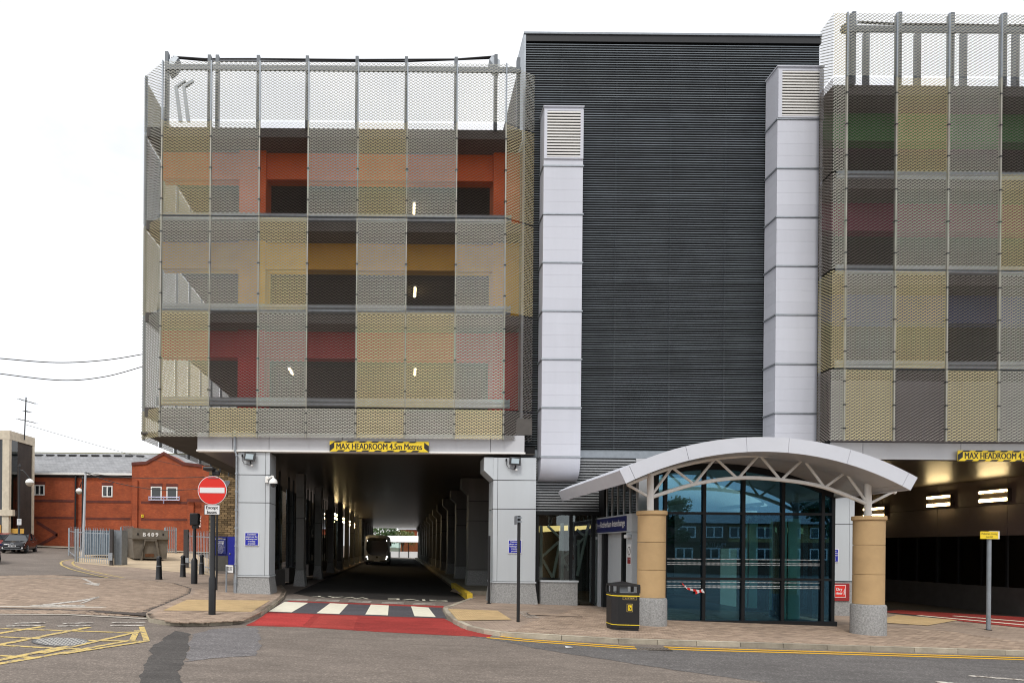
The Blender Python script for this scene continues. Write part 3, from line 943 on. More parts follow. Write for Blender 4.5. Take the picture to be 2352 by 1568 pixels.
# pillars: cladding sheets over a dark core, granite plinth
m_clad_shade = M('shade toned cladding', (0.17, 0.165, 0.155), 0.5, 0.05, var=0.2, scale=1.1, rand=0.08, streak=True)  # darker copy of the grey cladding; the lane's shade is put into its colour
def pillar(parent, x0, x1, y0, y1, ztop, joints, zpl, zg, split=None, m_clad=m_clad, flare=0.12, corbel=0):
    p = B('pillar', m_dark, parent, x0 + 0.02, x1 - 0.02, y0 + 0.02, y1 - 0.02, zg - 0.2, ztop)
    zz = [ztop] + joints + [zpl]
    for a, b in zip(zz, zz[1:]):
        cuts = [x0, x1] if split is None else [x0, split, x1]
        for c, d in zip(cuts, cuts[1:]):
            B('cladding_panel', m_clad, p, c + (0.007 if c != x0 else 0), d - (0.007 if d != x1 else 0), y0, y0 + 0.019, b + 0.012, a - 0.012)
        B('cladding_panel', m_clad, p, x0, x0 + 0.019, y0 + 0.02, y1, b + 0.012, a - 0.012)
        B('cladding_panel', m_clad, p, x1 - 0.019, x1, y0 + 0.02, y1, b + 0.012, a - 0.012)
    B('plinth_moulding', m_clad, p, x0 - 0.03, x1 + 0.03, y0 - 0.03, y1 + 0.03, zpl - 0.05, zpl)
    mb = MB()
    i = [(x0, y0, zpl - .051), (x1, y0, zpl - .051), (x1, y1, zpl - .051), (x0, y1, zpl - .051)]
    f = flare
    j = [(x0 - f, y0 - f, zg - .3), (x1 + f, y0 - f, zg - .3), (x1 + f, y1 + f, zg - .3), (x0 - f, y1 + f, zg - .3)]
    mb.v = i + j
    mb.f = [(0, 1, 2, 3), (7, 6, 5, 4)] + [(k, 4 + k, 4 + (k + 1) % 4, (k + 1) % 4) for k in range(4)]
    mb.build('plinth', m_gran, p, bevel=0.01)
    if corbel:
        s = 1 if corbel > 0 else -1
        e = x1 if s > 0 else x0
        MB().prism([(e, y0 + 0.02, ztop - 0.75), (e + s * 0.32, y0 + 0.02, ztop - 0.45), (e + s * 0.32, y0 + 0.02, ztop), (e, y0 + 0.02, ztop)], (0, y1 - y0 - 0.04, 0)).build('corbel', m_clad, p)
    return p
YP = 23.45
pl0, pl1 = X(545, YP, 1250), X(618, YP, 1250)
pillar(left_blk, pl0, pl1, YP, YP + 1.15, zf0 - 0.002, [Z(1090, YP, 590), Z(1154, YP, 590)], Z(1321, YP, 590), gz(pl0, YP), X(608.5, YP, 1250))
pr0, pr1 = X(1132, YP, 1250), X(1230, YP, 1250)
pillar(left_blk, pr0, pr1, YP, YP + 1.15, Z(1050, YP, 1180), [Z(1102.5, YP, 1180), Z(1168.5, YP, 1180)], Z(1335, YP, 1180), gz(pr1, YP), X(1142, YP, 1250), corbel=-1)
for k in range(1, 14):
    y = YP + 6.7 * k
    pillar(left_blk, -4.55, -4.2, y, y + 0.7, zf0 - 0.01, [3.9, 3.0], 0.75, 0.0, corbel=0, m_clad=m_clad_shade)
    pillar(left_blk, 3.2, 4.15, y + 1.3, y + 2.2, zf0 - 0.01, [3.9, 3.0], 0.75, -0.2, corbel=-1, m_clad=m_clad_shade)
# glazed waiting hall along the left of the bus lane and closed wall along the right
for k in range(13):
    y0, y1 = YP + 6.7 * k + 1.05, YP + 6.7 * (k + 1) - 0.05
    B('low_wall', m_slab, left_blk, -5.3, -5.0, y0, y1, -0.1, 0.75)
    for q in range(4):
        yy = lerp(y0, y1, (q + 0.5) / 4)
        B('bay_frame', m_frame, left_blk, -5.2, -5.12, yy - 0.04, yy + 0.04, 0.75, zf0)
    o = B('bay_pane', m_glside, left_blk, -5.17, -5.15, y0, y1, 0.75, zf0 - 0.6)
    y0, y1 = y0 + 1.5, y1 + 1.2
    B('low_wall', m_slab, left_blk, 4.2, 4.5, y0, y1, -0.4, 0.75)
    B('bay_pane', m_glsoft, left_blk, 4.3, 4.34, y0, y1, 0.75, 3.1)
    B('upper_wall', M('brown wall panel', (0.21, 0.175, 0.155), 0.5, var=0.1, scale=2), left_blk, 4.2, 4.5, y0, y1, 3.1, zf0)
bus_kerb = B('yellow_kerb', M('yellow kerb paint', (0.62, 0.42, 0.03), 0.7, var=0.35, scale=3), left_blk, 2.55, 2.75, 25.3, 33, -0.2, 0.06)
B('platform', m_kerb, left_blk, 2.76, 4.2, 27.2, 116, -0.25, 0.03)
# lit strip lamps far down the lane
for k in range(4):
    y = 52 + k * 7.5
    t = thing('lane_lamp', f'lit twin strip lamp on the left wall of the bus lane, number {k + 1} counted inwards'.replace(', number 1 counted inwards', ' nearest the camera').replace(', number 2 counted inwards', ' second from the entrance').replace(', number 3 counted inwards', ' third from the entrance').replace(', number 4 counted inwards', ' farthest from the camera'), 'lamp', (-4.6, y, 3.9), 'strip lamps in the left bus lane')
    B('housing', m_steel, t, -0.4, -0.2, -1.4, 1.4, -0.1, 0.35)
    B('strip', m_tube, t, -0.198, -0.15, -1.3, 1.3, 0.22, 0.32)
    B('strip', m_tube, t, -0.198, -0.15, -1.3, 1.3, -0.08, 0.02)

# lit strip lamps under the car park ceilings, glimpsed through the mesh
for (u, v, r, bl, zs_, nm) in ((668, 853, 3, 0, zsL, 'behind the third panel of the red level'), (953, 855, 3, 0, zsL, 'behind the sixth panel of the red level'),
        (953, 672, 2, 0, zsL, 'behind the dark amber panel'), (951, 482, 1, 0, zsL, 'behind the sixth panel of the orange level')):
    zc = zs_[r] - 0.34
    yy = F * (zc - EYE) / (V0 - v + (u - U0) * TH)
    t = thing('ceiling_lamp', 'lit strip lamp in the car park ' + nm, 'lamp', (X(u, yy, v), yy, zc), 'strip lamps in the left car park')
    B('housing', m_steel, t, -0.08, 0.08, -0.65, 0.65, 0.03, 0.08)
    B('strip', m_tube, t, -0.03, 0.03, -0.5, 0.5, -0.01, 0.03)

# ------------------------------------------------------------------ dark louvred stair block
YV = 24.0
lou = thing('louvred_block', 'tall black louvred wall block between the two mesh car parks', 'building')
lx0, lx1 = X(1203, YV, 300), X(1882, YV, 560)
lz0, lz1 = Z(1036, YV, 1540), Z(80, YV, 1540)
B('backing_wall', m_dark, lou, lx0 + 0.05, lx1, YV + 0.1, YV + 1.5, lz0, lz1 - 0.05)
nb = 172
me = MB()
pw = lx1 - lx0 - 0.1
pitch = (lz1 - lz0 - 0.3) / nb
me.prism([(0, 0, 0.0), (0, 0, 0.021), (0, 0.05, 0.027), (0, 0.05, 0.019)], (pw, 0, 0))
me = me.mesh('louvre_blade')
me.materials.append(m_blade)
for k in range(nb):
    o = bpy.data.objects.new('louvre_blade', me)
    COL.objects.link(o)
    o.parent = lou
    o.location = (lx0 + 0.05, YV, lz0 + pitch * k)
    o.rotation_euler = (random.gauss(0, 0.012), random.gauss(0, 0.0003), 0)
B('coping', m_steel, lou, lx0 - 0.03, lx1, YV - 0.06, YV + 1.5, lz1 - 0.045, lz1 + 0.02)
B('top_board', m_black, lou, lx0, lx1, YV - 0.02, YV + 0.09, lz1 - 0.28, lz1 - 0.05)
B('edge_trim', m_galv, lou, lx0 - 0.03, lx0 + 0.045, YV - 0.03, YV + 1.5, lz0, lz1 - 0.05)
B('side_wall', m_slab, lou, lx0 + 0.06, lx0 + 0.2, YV + 1.51, 60, 0, lz1 - 0.1)
B('bottom_beam', m_steel, lou, lx0, lx1, YV - 0.03, YV + 0.2, lz0 - 0.26, lz0 - 0.01)
for k in range(5):
    xx = lerp(lx0, lx1, (k + 0.7) / 5.4)
    B('blade_post', m_black, lou, xx - 0.03, xx + 0.03, YV + 0.07, YV + 0.1, lz0, lz1 - 0.3)
gme = MB().prism([(0, 0, 0.0), (0, 0, 0.025), (0, 0.08, 0.075), (0, 0.08, 0.06)], (X(1460, 23.9, 1110) - X(1228, 23.9, 1110), 0, 0)).mesh('louvre_blade')
gme.materials.append(m_greyblade)
gz0, gz1 = Z(1174, 23.9, 1330), Z(1052, 23.9, 1330)
for k in range(20):
    o = bpy.data.objects.new('louvre_blade', gme)
    COL.objects.link(o)
    o.parent = lou
    o.location = (X(1228, 23.9, 1110), 23.9, lerp(gz0, gz1, k / 20))
B('lower_backing', m_dark, lou, X(1228, 23.9, 1110), X(1962, 23.9, 1110), 24.05, 24.3, gz0 - 0.05, lz0 - 0.27)
B('upper_infill', m_fascia, lou, X(1462, 23.9, 1110), X(1962, 23.9, 1110), 23.95, 24.04, gz0 - 0.05, lz0 - 0.27)

# ventilation ducts
def duct(label, u0, u1, Yd, vtop, vflange, vbot, vgrille, elbow, inset):
    um = (u0 + u1) / 2
    x0, x1, yb = X(u0, Yd, 600), X(u1, Yd, 600), YV - 0.035
    t = thing('ventilation_duct', label, 'duct', ((x0 + x1) / 2, Yd, Z(vbot, Yd, um)), 'pale ducts on the louvred wall')
    ox, oy, oz = t.location
    def bb(n, m, a, b, c, d, e, f, par=t): return B(n, m, par, a - ox, b - ox, c - oy, d - oy, e - oz, f - oz)
    zt = Z(vtop, Yd, um)
    fl = [Z(v, Yd, um) for v in vflange]
    zb = Z(vbot, Yd, um)
    bb('core', m_duct, x0 + 0.01, x1 - 0.01, Yd + 0.012, yb, fl[-1] if elbow else zb, zt - 0.02)
    bb('cap', m_duct, x0 - 0.03, x1 + 0.03, Yd - 0.03, yb, zt - 0.02, zt + 0.02)
    gz_0, gz_1 = Z(vgrille[1], Yd, um), Z(vgrille[0], Yd, um)
    lv = [zt - 0.02] + fl + ([] if elbow else [zb])
    for i, (a, b) in enumerate(zip(lv, lv[1:])):
        if i == 0:
            bb('sheet', m_duct, x0, x1, Yd, Yd + 0.011, b + 0.03, gz_0 - 0.03)
            bb('side_sheet', m_duct, x0, x0 + 0.009, Yd + 0.012, yb, b + 0.03, a)
            bb('side_sheet', m_duct, x1 - 0.009, x1, Yd + 0.012, yb, b + 0.03, a)
        else:
            for q in range(4):
                e, f = lerp(a - 0.03, b + 0.03, q / 4), lerp(a - 0.03, b + 0.03, (q + 1) / 4)
                bb('sheet', m_duct, x0, x1, Yd, Yd + 0.011, f + 0.0015, e - 0.0015)
                bb('side_sheet', m_duct, x0, x0 + 0.009, Yd + 0.012, yb, f + 0.0015, e - 0.0015)
                bb('side_sheet', m_duct, x1 - 0.009, x1, Yd + 0.012, yb, f + 0.0015, e - 0.0015)
        if i < len(fl): bb('flange', m_galv, x0 - 0.03, x1 + 0.03, Yd - 0.025, yb, b - 0.022, b + 0.022)
    g = bb('grille', m_duct, x0, x0 + inset, Yd - 0.04, Yd + 0.011, gz_0 - 0.03, gz_1 + 0.03)
    bb('frame_side', m_duct, x1 - inset, x1, Yd - 0.04, Yd + 0.011, gz_0 - 0.03, gz_1 + 0.03, t)
    bb('frame_rail', m_duct, x0 + inset, x1 - inset, Yd - 0.04, Yd + 0.011, gz_1 - 0.02, gz_1 + 0.03, t)
    bb('frame_rail', m_duct, x0 + inset, x1 - inset, Yd - 0.04, Yd + 0.011, gz_0 - 0.03, gz_0 + 0.02, t)
    bb('grille_back', m_dark, x0 + inset, x1 - inset, Yd + 0.001, Yd + 0.0115, gz_0 - 0.02, gz_1 + 0.02, t)
    n = 16
    for q in range(n):
        zc = lerp(gz_0 + 0.06, gz_1 - 0.06, q / (n - 1))
        bb('slat', m_white, x0 + inset, x1 - inset, Yd - 0.035, Yd + 0.0005, zc - 0.022, zc + 0.022, t)
    if elbow:
        za = fl[-1] - 0.022
        r = za - zb
        dpt = yb - Yd
        pr = [(x0, Yd, za)] + [(x0, Yd + dpt * 0.8 * (1 - math.cos(a)), za - r * math.sin(a)) for a in [math.pi / 2 * k / 12 for k in range(1, 13)]] + [(x0, yb, zb), (x0, yb, za)]
        MB().prism([(a - ox, b - oy, c - oz) for a, b, c in pr], (x1 - x0, 0, 0)).build('elbow', m_duct, t, smooth=True)
    return t
duct('pale sheet metal duct with curved foot next to the left mesh block', 1247, 1337, 23.32, 245, [381, 492, 603, 714, 825, 936, 1049], 1101, (255, 364), True, 0.1)
duct('taller pale sheet metal duct rising beside the right mesh block', 1783, 1887, 23.2, 153, [274, 387, 499, 611, 723, 836, 949], 1040, (163, 270), False, 0.13)

# ------------------------------------------------------------------ right car park block
YR = 22.1
uR = [1942, 2056, 2176, 2296, 2416, 2536]
rR = [30, 177, 397, 621, 848, 1014]
right_blk, xsR, zsR = block('car_park', 'right car park block in gold and bronze mesh, cut by the picture edge', YR, uR, rR, 2120,
    ['SSSSS', 'DGSDS', 'DSSGS', 'SGDSG', 'GDGSS'],
    ((X(1880, 22.9, 570), 22.9), (X(1910, YR, 570), YR), 'SDDGD'), ((X(1911, YR, 570), YR), (X(1941, YR, 570), YR), 'GSSGS'),
    {1: ('green', (0.03, 0.17, 0.03)), 2: ('plum', (0.2, 0.014, 0.06)), 3: ('slate blue', (0.05, 0.07, 0.17)), 'cols': ((2640, 0.8),)}, 44, 40, inset=0.1)
MB().quad((X(1880, 22.9, 570) + .02, 22.95, zsR[5]), (14.8, 24.0, zsR[5]), (14.8, 24.0, zsR[1]), (X(1880, 22.9, 570) + .02, 22.95, zsR[1])).build('side_wall', m_slab, right_blk)
for i, u in enumerate([1955, 2010, 2060, 2130, 2180, 2238, 2300, 2360]):
    x = X(u, YR + 0.5, 120)
    B('roof_post', m_dsteel, right_blk, x - 0.06, x + 0.06, YR + 0.35 + 0.5 * (i % 2), YR + 0.55 + 0.5 * (i % 2), zsR[1], Z(52 if i % 2 else 36, YR + 0.5, 2120))
zz = Z(68, YR + 0.3, 2120)
B('roof_rail', m_dsteel, right_blk, xsR[0], xsR[-1], YR + 0.28, YR + 0.34, zz - 0.1, zz + 0.1)
MB().tube([P(u, v, YR + 1.2) for u, v in ((1945, 50), (2060, 56), (2180, 57), (2300, 60), (2400, 58))], 0.04, 6).build('roof_cable', m_black, right_blk)
MB().prism([P(1946, 48, YR + .6), P(1954, 42, YR + .6), P(1972, 50, YR + .6), P(1968, 58, YR + .6), P(1950, 58, YR + .6)], (0, 0.4, 0)).build('roof_post_head', m_galv, right_blk)
YG = 22.5
rf0, rf1 = Z(1055, YG, 2120), Z(1017, YG, 2120)
for a, b in zip([1908, 1982, 2207, 2440, 2600], [1982, 2207, 2440, 2600, 2800]):
    B('fascia_panel', m_fascia, right_blk, X(a, YG, 1030) + 0.01, X(b, YG, 1030) - 0.01, YG, YG + 0.06, rf0, rf1)
    B('upper_fascia', M('mauve grey panel', (0.19, 0.175, 0.18), 0.6), right_blk, X(a, YG, 1030) + 0.01, X(b, YG, 1030) - 0.01, YG, YG + 0.06, rf1 + 0.02, zsR[4] - 0.28)
B('fascia_backing', m_dark, right_blk, X(1908, YG, 1030), X(2800, YG, 1030), YG + 0.062, YG + 0.3, rf0 + 0.02, zsR[4] - 0.27)
y = YG + 0.31
while y < 44:
    plank(right_blk, 15.5, 30, y, y + 0.3 - 0.012, rf0 + (0.0 if y < 26 or y > 27.5 else 0.0), rf0 + 0.04)
    y += 0.3
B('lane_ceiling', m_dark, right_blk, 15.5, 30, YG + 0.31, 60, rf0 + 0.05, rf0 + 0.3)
# inner wall of the right bus lane
XW = 24.6
m_teal_ = M('pale hall panel', (0.5, 0.46, 0.36), 0.5)
m_brownwall = MATS['brown wall panel']
for k in range(8):
    y0 = 24 + k * 3.6
    B('wall_panel', m_brownwall, right_blk, XW, XW + 0.1, y0 + 0.01, y0 + 3.58, 2.45, 3.7)
    B('wall_panel', m_brownwall, right_blk, XW, XW + 0.1, y0 + 0.01, y0 + 3.58, 3.72, rf0)
    B('sill_wall', m_slab, right_blk, XW - 0.1, XW + 0.1, y0, y0 + 3.6, -1.0, 0.35)
    B('wall_backing', m_dark, right_blk, XW + 0.101, XW + 0.2, y0, y0 + 3.6, 2.46, rf0)
    B('window_pane', m_glside, right_blk, XW + 0.03, XW + 0.05, y0 + 0.05, y0 + 3.55, 0.35, 2.45)
    for q in range(3): B('window_frame', m_frame, right_blk, XW - 0.01, XW + 0.08, y0 + q * 1.2, y0 + q * 1.2 + 0.08, 0.35, 2.45)
B('hall_rear_wall', m_brownwall, right_blk, XW + 4.0, XW + 4.2, 23, 53, -1, rf0)
B('hall_ceiling', m_slab, right_blk, XW + 0.21, XW + 4.0, 23, 53, 2.6, 2.7)
for y_, z_ in ((26.2, 1.2), (27.4, 1.5), (30.6, 1.3), (33.8, 1.4)):
    MB().tube([(XW + 0.9, y_, 0.3), (XW + 0.9, y_ + 0.25, 2.5)], 0.05, 8).build('brace_tube', m_white, right_blk)
    MB().tube([(XW + 0.9, y_ + 0.9, 0.3), (XW + 0.9, y_ + 0.1, z_)], 0.04, 8).build('brace_tube', m_white, right_blk)
    B('pale_panel', m_teal_, right_blk, XW + 2.4, XW + 2.45, y_, y_ + 0.9, 0.4, 2.4)
B('end_wall', m_brownwall, right_blk, 15.7, XW, 52, 52.2, -1, rf0)
B('inner_wall', m_brownwall, right_blk, 15.6, 15.7, 24.2, 52, -0.6, rf0)
for k, (ua, ub, lab) in enumerate(((1990, 2036, 'lit twin strip lamp on the right lane wall, half behind the white post'), (2137, 2188, 'middle lit twin strip lamp on the right lane wall'), (2257, 2320, 'rightmost and largest lit twin strip lamp on the lane wall'))):
    yc = XW * F / ((ua + ub) / 2 - U0)
    ln = XW * F / (ua - U0) - XW * F / (ub - U0)
    t = thing('lane_lamp', lab, 'lamp', (XW, yc, Z((1176, 1150, 1138)[k], yc, (ua + ub) / 2)), 'strip lamps in the right bus lane')
    B('housing', m_soff, t, -0.16, -0.001, -ln / 2 - 0.04, ln / 2 + 0.04, -0.26, 0.26)
    B('strip', m_tube, t, -0.2, -0.161, -ln / 2, ln / 2, 0.13, 0.22)
    B('strip', m_tube, t, -0.2, -0.161, -ln / 2, ln / 2, -0.24, -0.12)
# red surfacing and crossing in the right lane
rl = lambda x, y: gz(x, y) - 0.0
drape('lane_shade_overlay', Q((1985, 1402), (2060, 1409), (2200, 1423), (2420, 1444), (2800, 1470), f=rl) + [(30, 58), (15.8, 58)], rl, 0.003, MATS['shade darkened asphalt'], road)  # same shade-darkened asphalt colour as the left lane
drape('red_surfacing', Q((2020, 1404), (2060, 1400), (2500, 1425), (2500, 1448), (2352, 1441), (2200, 1425), (2120, 1413), f=rl), rl, 0.009, m_red, road)
for a, b in (((2110, 1413), (2420, 1441)), ((2190, 1414), (2420, 1433))):
    line_on('zebra_stripe', a, b, 0.38, m_zebra, road, f=rl, lift=0.014)

# wall between the entrance and the right lane
t = thing('wall_pier', 'pale grey clad wall pier behind the right column, with granite foot', 'wall')
wx0, wx1 = X(1890, 23.5, 1250), X(1962, 23.5, 1250)
for a, b in zip([1062, 1203], [1203, 1334]):
    B('cladding_panel', m_clad, t, wx0, X(1951, 23.5, 1250) - 0.006, 23.5, 23.52, Z(b, 23.5, 1925) + 0.01, Z(a, 23.5, 1925) - 0.01)
    B('cladding_panel', m_clad, t, X(1951, 23.5, 1250) + 0.006, wx1, 23.5, 23.52, Z(b, 23.5, 1925) + 0.01, Z(a, 23.5, 1925) - 0.01)
B('core', m_dark, t, wx0, wx1 - 0.01, 23.525, 24.1, -0.8, Z(1062, 23.5, 1925))
B('side_panel', m_clad, t, wx1 - 0.008, wx1 + 0.01, 23.525, 24.1, Z(1334, 23.5, 1925), Z(1062, 23.5, 1925))
B('plinth', m_gran, t, wx0 - 0.1, wx1 + 0.02, 23.4, 24.1, -0.8, Z(1336, 23.5, 1925), bevel=0.01)

# ------------------------------------------------------------------ entrance canopy
def S5(x, y): return 1205.9 + 0.3906 * x, 976.2 + 0.3906 * y
YC = 16.8
can = thing('entrance_canopy', 'white barrel vaulted canopy on a white tube truss over the entrance', 'canopy')
pA, pB_, pC = (P(*S5(555, 265), YC), P(*S5(1420, 69), YC), P(*S5(2310, 308), YC))
def circ(a, b, c):
    ax, ay, bx, by, cx, cy = a.x, a.z, b.x, b.z, c.x, c.z
    d = 2 * (ax * (by - cy) + bx * (cy - ay) + cx * (ay - by))
    ux = ((ax * ax + ay * ay) * (by - cy) + (bx * bx + by * by) * (cy - ay) + (cx * cx + cy * cy) * (ay - by)) / d
    uy = ((ax * ax + ay * ay) * (cx - bx) + (bx * bx + by * by) * (ax - cx) + (cx * cx + cy * cy) * (bx - ax)) / d
    return ux, uy, math.hypot(ax - ux, ay - uy)
cx_, cz_, cr_ = circ(pA, pB_, pC)
def ang_of(p): return math.atan2(p.x - cx_, p.z - cz_)
a0, a1 = ang_of(pA), ang_of(pC)
cuts = [a0] + [ang_of(P(*S5(x, y), YC)) for x, y in ((612, 237), (945, 125), (1302, 70), (1555, 75), (1915, 150), (2255, 287))] + [a1]
def arc(r, a): return cx_ + r * math.sin(a), cz_ + r * math.cos(a)
def arcpiece(name, mat, ra, rb, aa, ab, ya, yb, n=6):
    pts = [arc(ra, lerp(aa, ab, k / n)) for k in range(n + 1)] + [arc(rb, lerp(ab, aa, k / n)) for k in range(n + 1)]
    return MB().prism([(x, ya, z) for x, z in pts], (0, yb - ya, 0)).build(name, mat, can, smooth=True)
g_ = 0.0006
for a, b in zip(cuts, cuts[1:]):
    arcpiece('fascia_panel', m_canopy, cr_, cr_ - 0.36, a + g_, b - g_, YC, YC + 0.05)
    for k in range(5):
        arcpiece('soffit_panel', m_fascia, cr_ - 0.30, cr_ - 0.335, a + g_, b - g_, YC + 0.055 + k * 1.28, YC + 0.055 + (k + 1) * 1.28 - 0.012)
arcpiece('roof_sheet', m_canopy, cr_ - 0.01, cr_ - 0.06, a0 + 0.003, a1 - 0.003, YC + 0.052, 23.3, 24)
for a in (a0, a1):
    s = 1 if a == a0 else -1
    arcpiece('eave_panel', m_canopy, cr_ - 0.005, cr_ - 0.355, a, a + s * 0.006, YC + 0.052, 23.3, 1)
for k in range(40):
    y = YC + 0.1 + k * 0.16
    x, z = arc(cr_, a0 + 0.004)
    x2, z2 = arc(cr_ , a0 + 0.05)
    MB().prism([(x, y, z - 0.02), (x, y + 0.03, z - 0.02), (x2, y + 0.03, z2 - 0.02), (x2, y, z2 - 0.02)], (0, 0, 0.035)).build('standing_seam', m_canopy, can)
YT = 17.8
def smoothline(pts, n=6):
    out = []
    for i in range(len(pts) - 1):
        p0, p1, p2, p3 = pts[max(i - 1, 0)], pts[i], pts[i + 1], pts[min(i + 2, len(pts) - 1)]
        for k in range(n):
            t = k / n
            out.append(0.5 * ((2 * p1) + (p2 - p0) * t + (2 * p0 - 5 * p1 + 4 * p2 - p3) * t * t + (3 * p1 - p0 - 3 * p2 + p3) * t ** 3))
    return out + [pts[-1]]
T5 = lambda x, y: P(*S5(x, y), YT)
MB().tube(smoothline([T5(*q) for q in ((600, 350), (740, 292), (865, 250), (1120, 196), (1380, 178), (1635, 200), (1885, 282), (2015, 325), (2178, 396))]), 0.05, 10).build('top_chord', m_white, can, smooth=True)
MB().tube(smoothline([T5(*q) for q in ((735, 425), (990, 347), (1250, 310), (1500, 320), (1755, 363), (2012, 462))]), 0.052, 10).build('bottom_chord', m_white, can, smooth=True)
for a, b in (((600, 348), (725, 417)), ((752, 400), (862, 250)), ((868, 250), (988, 342)), ((998, 342), (1117, 196)), ((1123, 196), (1243, 308)), ((1257, 308), (1370, 180)), ((1385, 180), (1497, 316)),
             ((1510, 318), (1632, 202)), ((1640, 203), (1755, 358)), ((1768, 362), (1878, 282)), ((1890, 284), (2005, 448)), ((2030, 458), (2170, 388))):
    MB().tube([T5(*a), T5(*b)], 0.036, 8).build('truss_web', m_white, can, smooth=True)
for (x, y0, y1) in ((737, 285, 505), (2016, 322, 545)):
    p, q = T5(x, y0), T5(x, y1)
    MB().tube([p, q], 0.087, 14).build('post', m_white, can, smooth=True)

def column(label, u, Y, vcap, vcap2, joints, vbase, vfoot):
    x = X(u, Y, 1300)
    zz = lambda v: Z(v, Y, u)
    zg = gz(x, Y)
    t = thing('entrance_column', label, 'column', (x, Y, zg), 'buff stone entrance columns')
    h = lambda v: zz(v) - zg
    MB().lathe((0, 0, 0), [(0.37, h(vcap2)), (0.385, h(vcap2) + 0.02), (0.385, h(vcap) - 0.01), (0.37, h(vcap))], 40).build('capital', m_stone, t, smooth=True)
    lv = [vcap2] + joints + [vbase]
    for a, b in zip(lv, lv[1:]):
        MB().lathe((0, 0, 0), [(0.345, h(b) + 0.004), (0.35, h(b) + 0.008), (0.35, h(a) - 0.008), (0.345, h(a) - 0.004)], 40).build('drum', m_stone, t, smooth=True)
    MB().lathe((0, 0, 0), [(0.40, -0.1), (0.395, h(vbase) - 0.06), (0.38, h(vbase) - 0.015), (0.355, h(vbase))], 40).build('base', m_gran, t, smooth=True)
column('left buff stone column with granite base beside the litter bin', 1496, YT, 1173, 1183, [1245, 1308], 1371, 1434)
column('right buff stone column with granite base beside the glass corner', 1995, YT - 0.3, 1185, 1195, [1251, 1318], 1386, 1450)

# ------------------------------------------------------------------ glazed lobby
YW = 19.4
lob = thing('glass_lobby', 'dark framed glass entrance lobby with arched top under the canopy', 'lobby')
def A1(x, y): return 1493 + 0.2453 * x, 1062.3 + 0.2453 * y
mu = [1507, 1527, 1616, 1706, 1797, 1888, 1912]
mxs_ = [X(u, YW, 1250) for u in mu]
zb_, zt1, zt2 = Z(1424, YW, 1710), Z(1329, YW, 1710), Z(1179, YW, 1710)
def ztop(x): return cz_ + math.sqrt(max(0.1, (cr_ - 0.42) ** 2 - (x - cx_) ** 2)) - 0.06
for i, x in enumerate(mxs_):
    B('mullion', m_frame, lob, x - 0.045, x + 0.045, YW - 0.05, YW + 0.1, zb_ - 0.2, ztop(x))
for z in (zt1, zt2):
    B('transom', m_frame, lob, mxs_[0], mxs_[-1], YW - 0.045, YW + 0.09, z - 0.035, z + 0.035)
B('sill', m_frame, lob, mxs_[0] - 0.05, mxs_[-1] + 0.09, YW - 0.1, YW + 0.12, zb_ - 0.4, zb_)
hd = [Vector((lerp(mxs_[0], mxs_[-1], k / 16), YW, 0)) for k in range(17)]
MB().prism([(p.x, YW - 0.04, ztop(p.x) - 0.03) for p in hd] + [(p.x, YW - 0.04, ztop(p.x) + 0.14) for p in hd[::-1]], (0, 0.12, 0)).build('arched_head', m_frame, lob)
m_dot = M('white glass dots', (0.72, 0.75, 0.75), 0.5)
for i in range(6):
    xa, xb = mxs_[i] + 0.045, mxs_[i + 1] - 0.045
    for r, (za, zb2) in enumerate(((zb_, zt1 - 0.035), (zt1 + 0.035, zt2 - 0.035))):
        pn = MB().box(xa, xb, YW + 0.01, YW + 0.016, za, zb2).build('glass_pane', m_gl, lob)
    n = 6
    top = [(lerp(xa, xb, k / n), ztop(lerp(xa, xb, k / n)) - 0.03) for k in range(n + 1)]
    MB().prism([(xa, YW + 0.01, zt2 + 0.035), (xb, YW + 0.01, zt2 + 0.035)] + [(x, YW + 0.01, z) for x, z in top[::-1]], (0, 0.006, 0)).build('glass_pane', m_gl, lob)
    if 1 <= i <= 4:
        for r in range(2):
            mb = MB()
            nn = int((xb - xa - 0.04) / 0.034)
            for v in ((1282.5, 1291, 1295), (1335, 1343.5, 1347.5))[r]:
                zc = Z(v, YW, 1710) - 0.02
                for k in range(nn):
                    c = lerp(xa + 0.03, xb - 0.03, k / (nn - 1))
                    mb.quad(*[(c + 0.0135 * math.cos(q * math.tau / 6), YW + 0.004, zc + 0.0135 * math.sin(q * math.tau / 6)) for q in range(6)])
            o = mb.build('glass_dots', m_dot, lob, fix=False)
            o['kind'] = 'stuff'
xq0, xq1 = mxs_[0] - 0.22, mxs_[-1]
zfl = gz(9, 20)
# right return
for y0, y1 in ((YW + 0.12, 21.4), (21.45, 23.35)):
    B('glass_pane', m_gl, lob, xq1 - 0.01, xq1 - 0.004, y0, y1, zb_, zt2)
    B('glass_pane', m_gl, lob, xq1 - 0.01, xq1 - 0.004, y0, y1, zt2 + 0.04, ztop(xq1) - 0.03)
    B('mullion', m_frame, lob, xq1 - 0.05, xq1 + 0.04, y1, y1 + 0.05, zb_ - 0.2, ztop(xq1))
B('transom', m_frame, lob, xq1 - 0.045, xq1 + 0.035, YW + 0.12, 23.4, zt2, zt2 + 0.04)
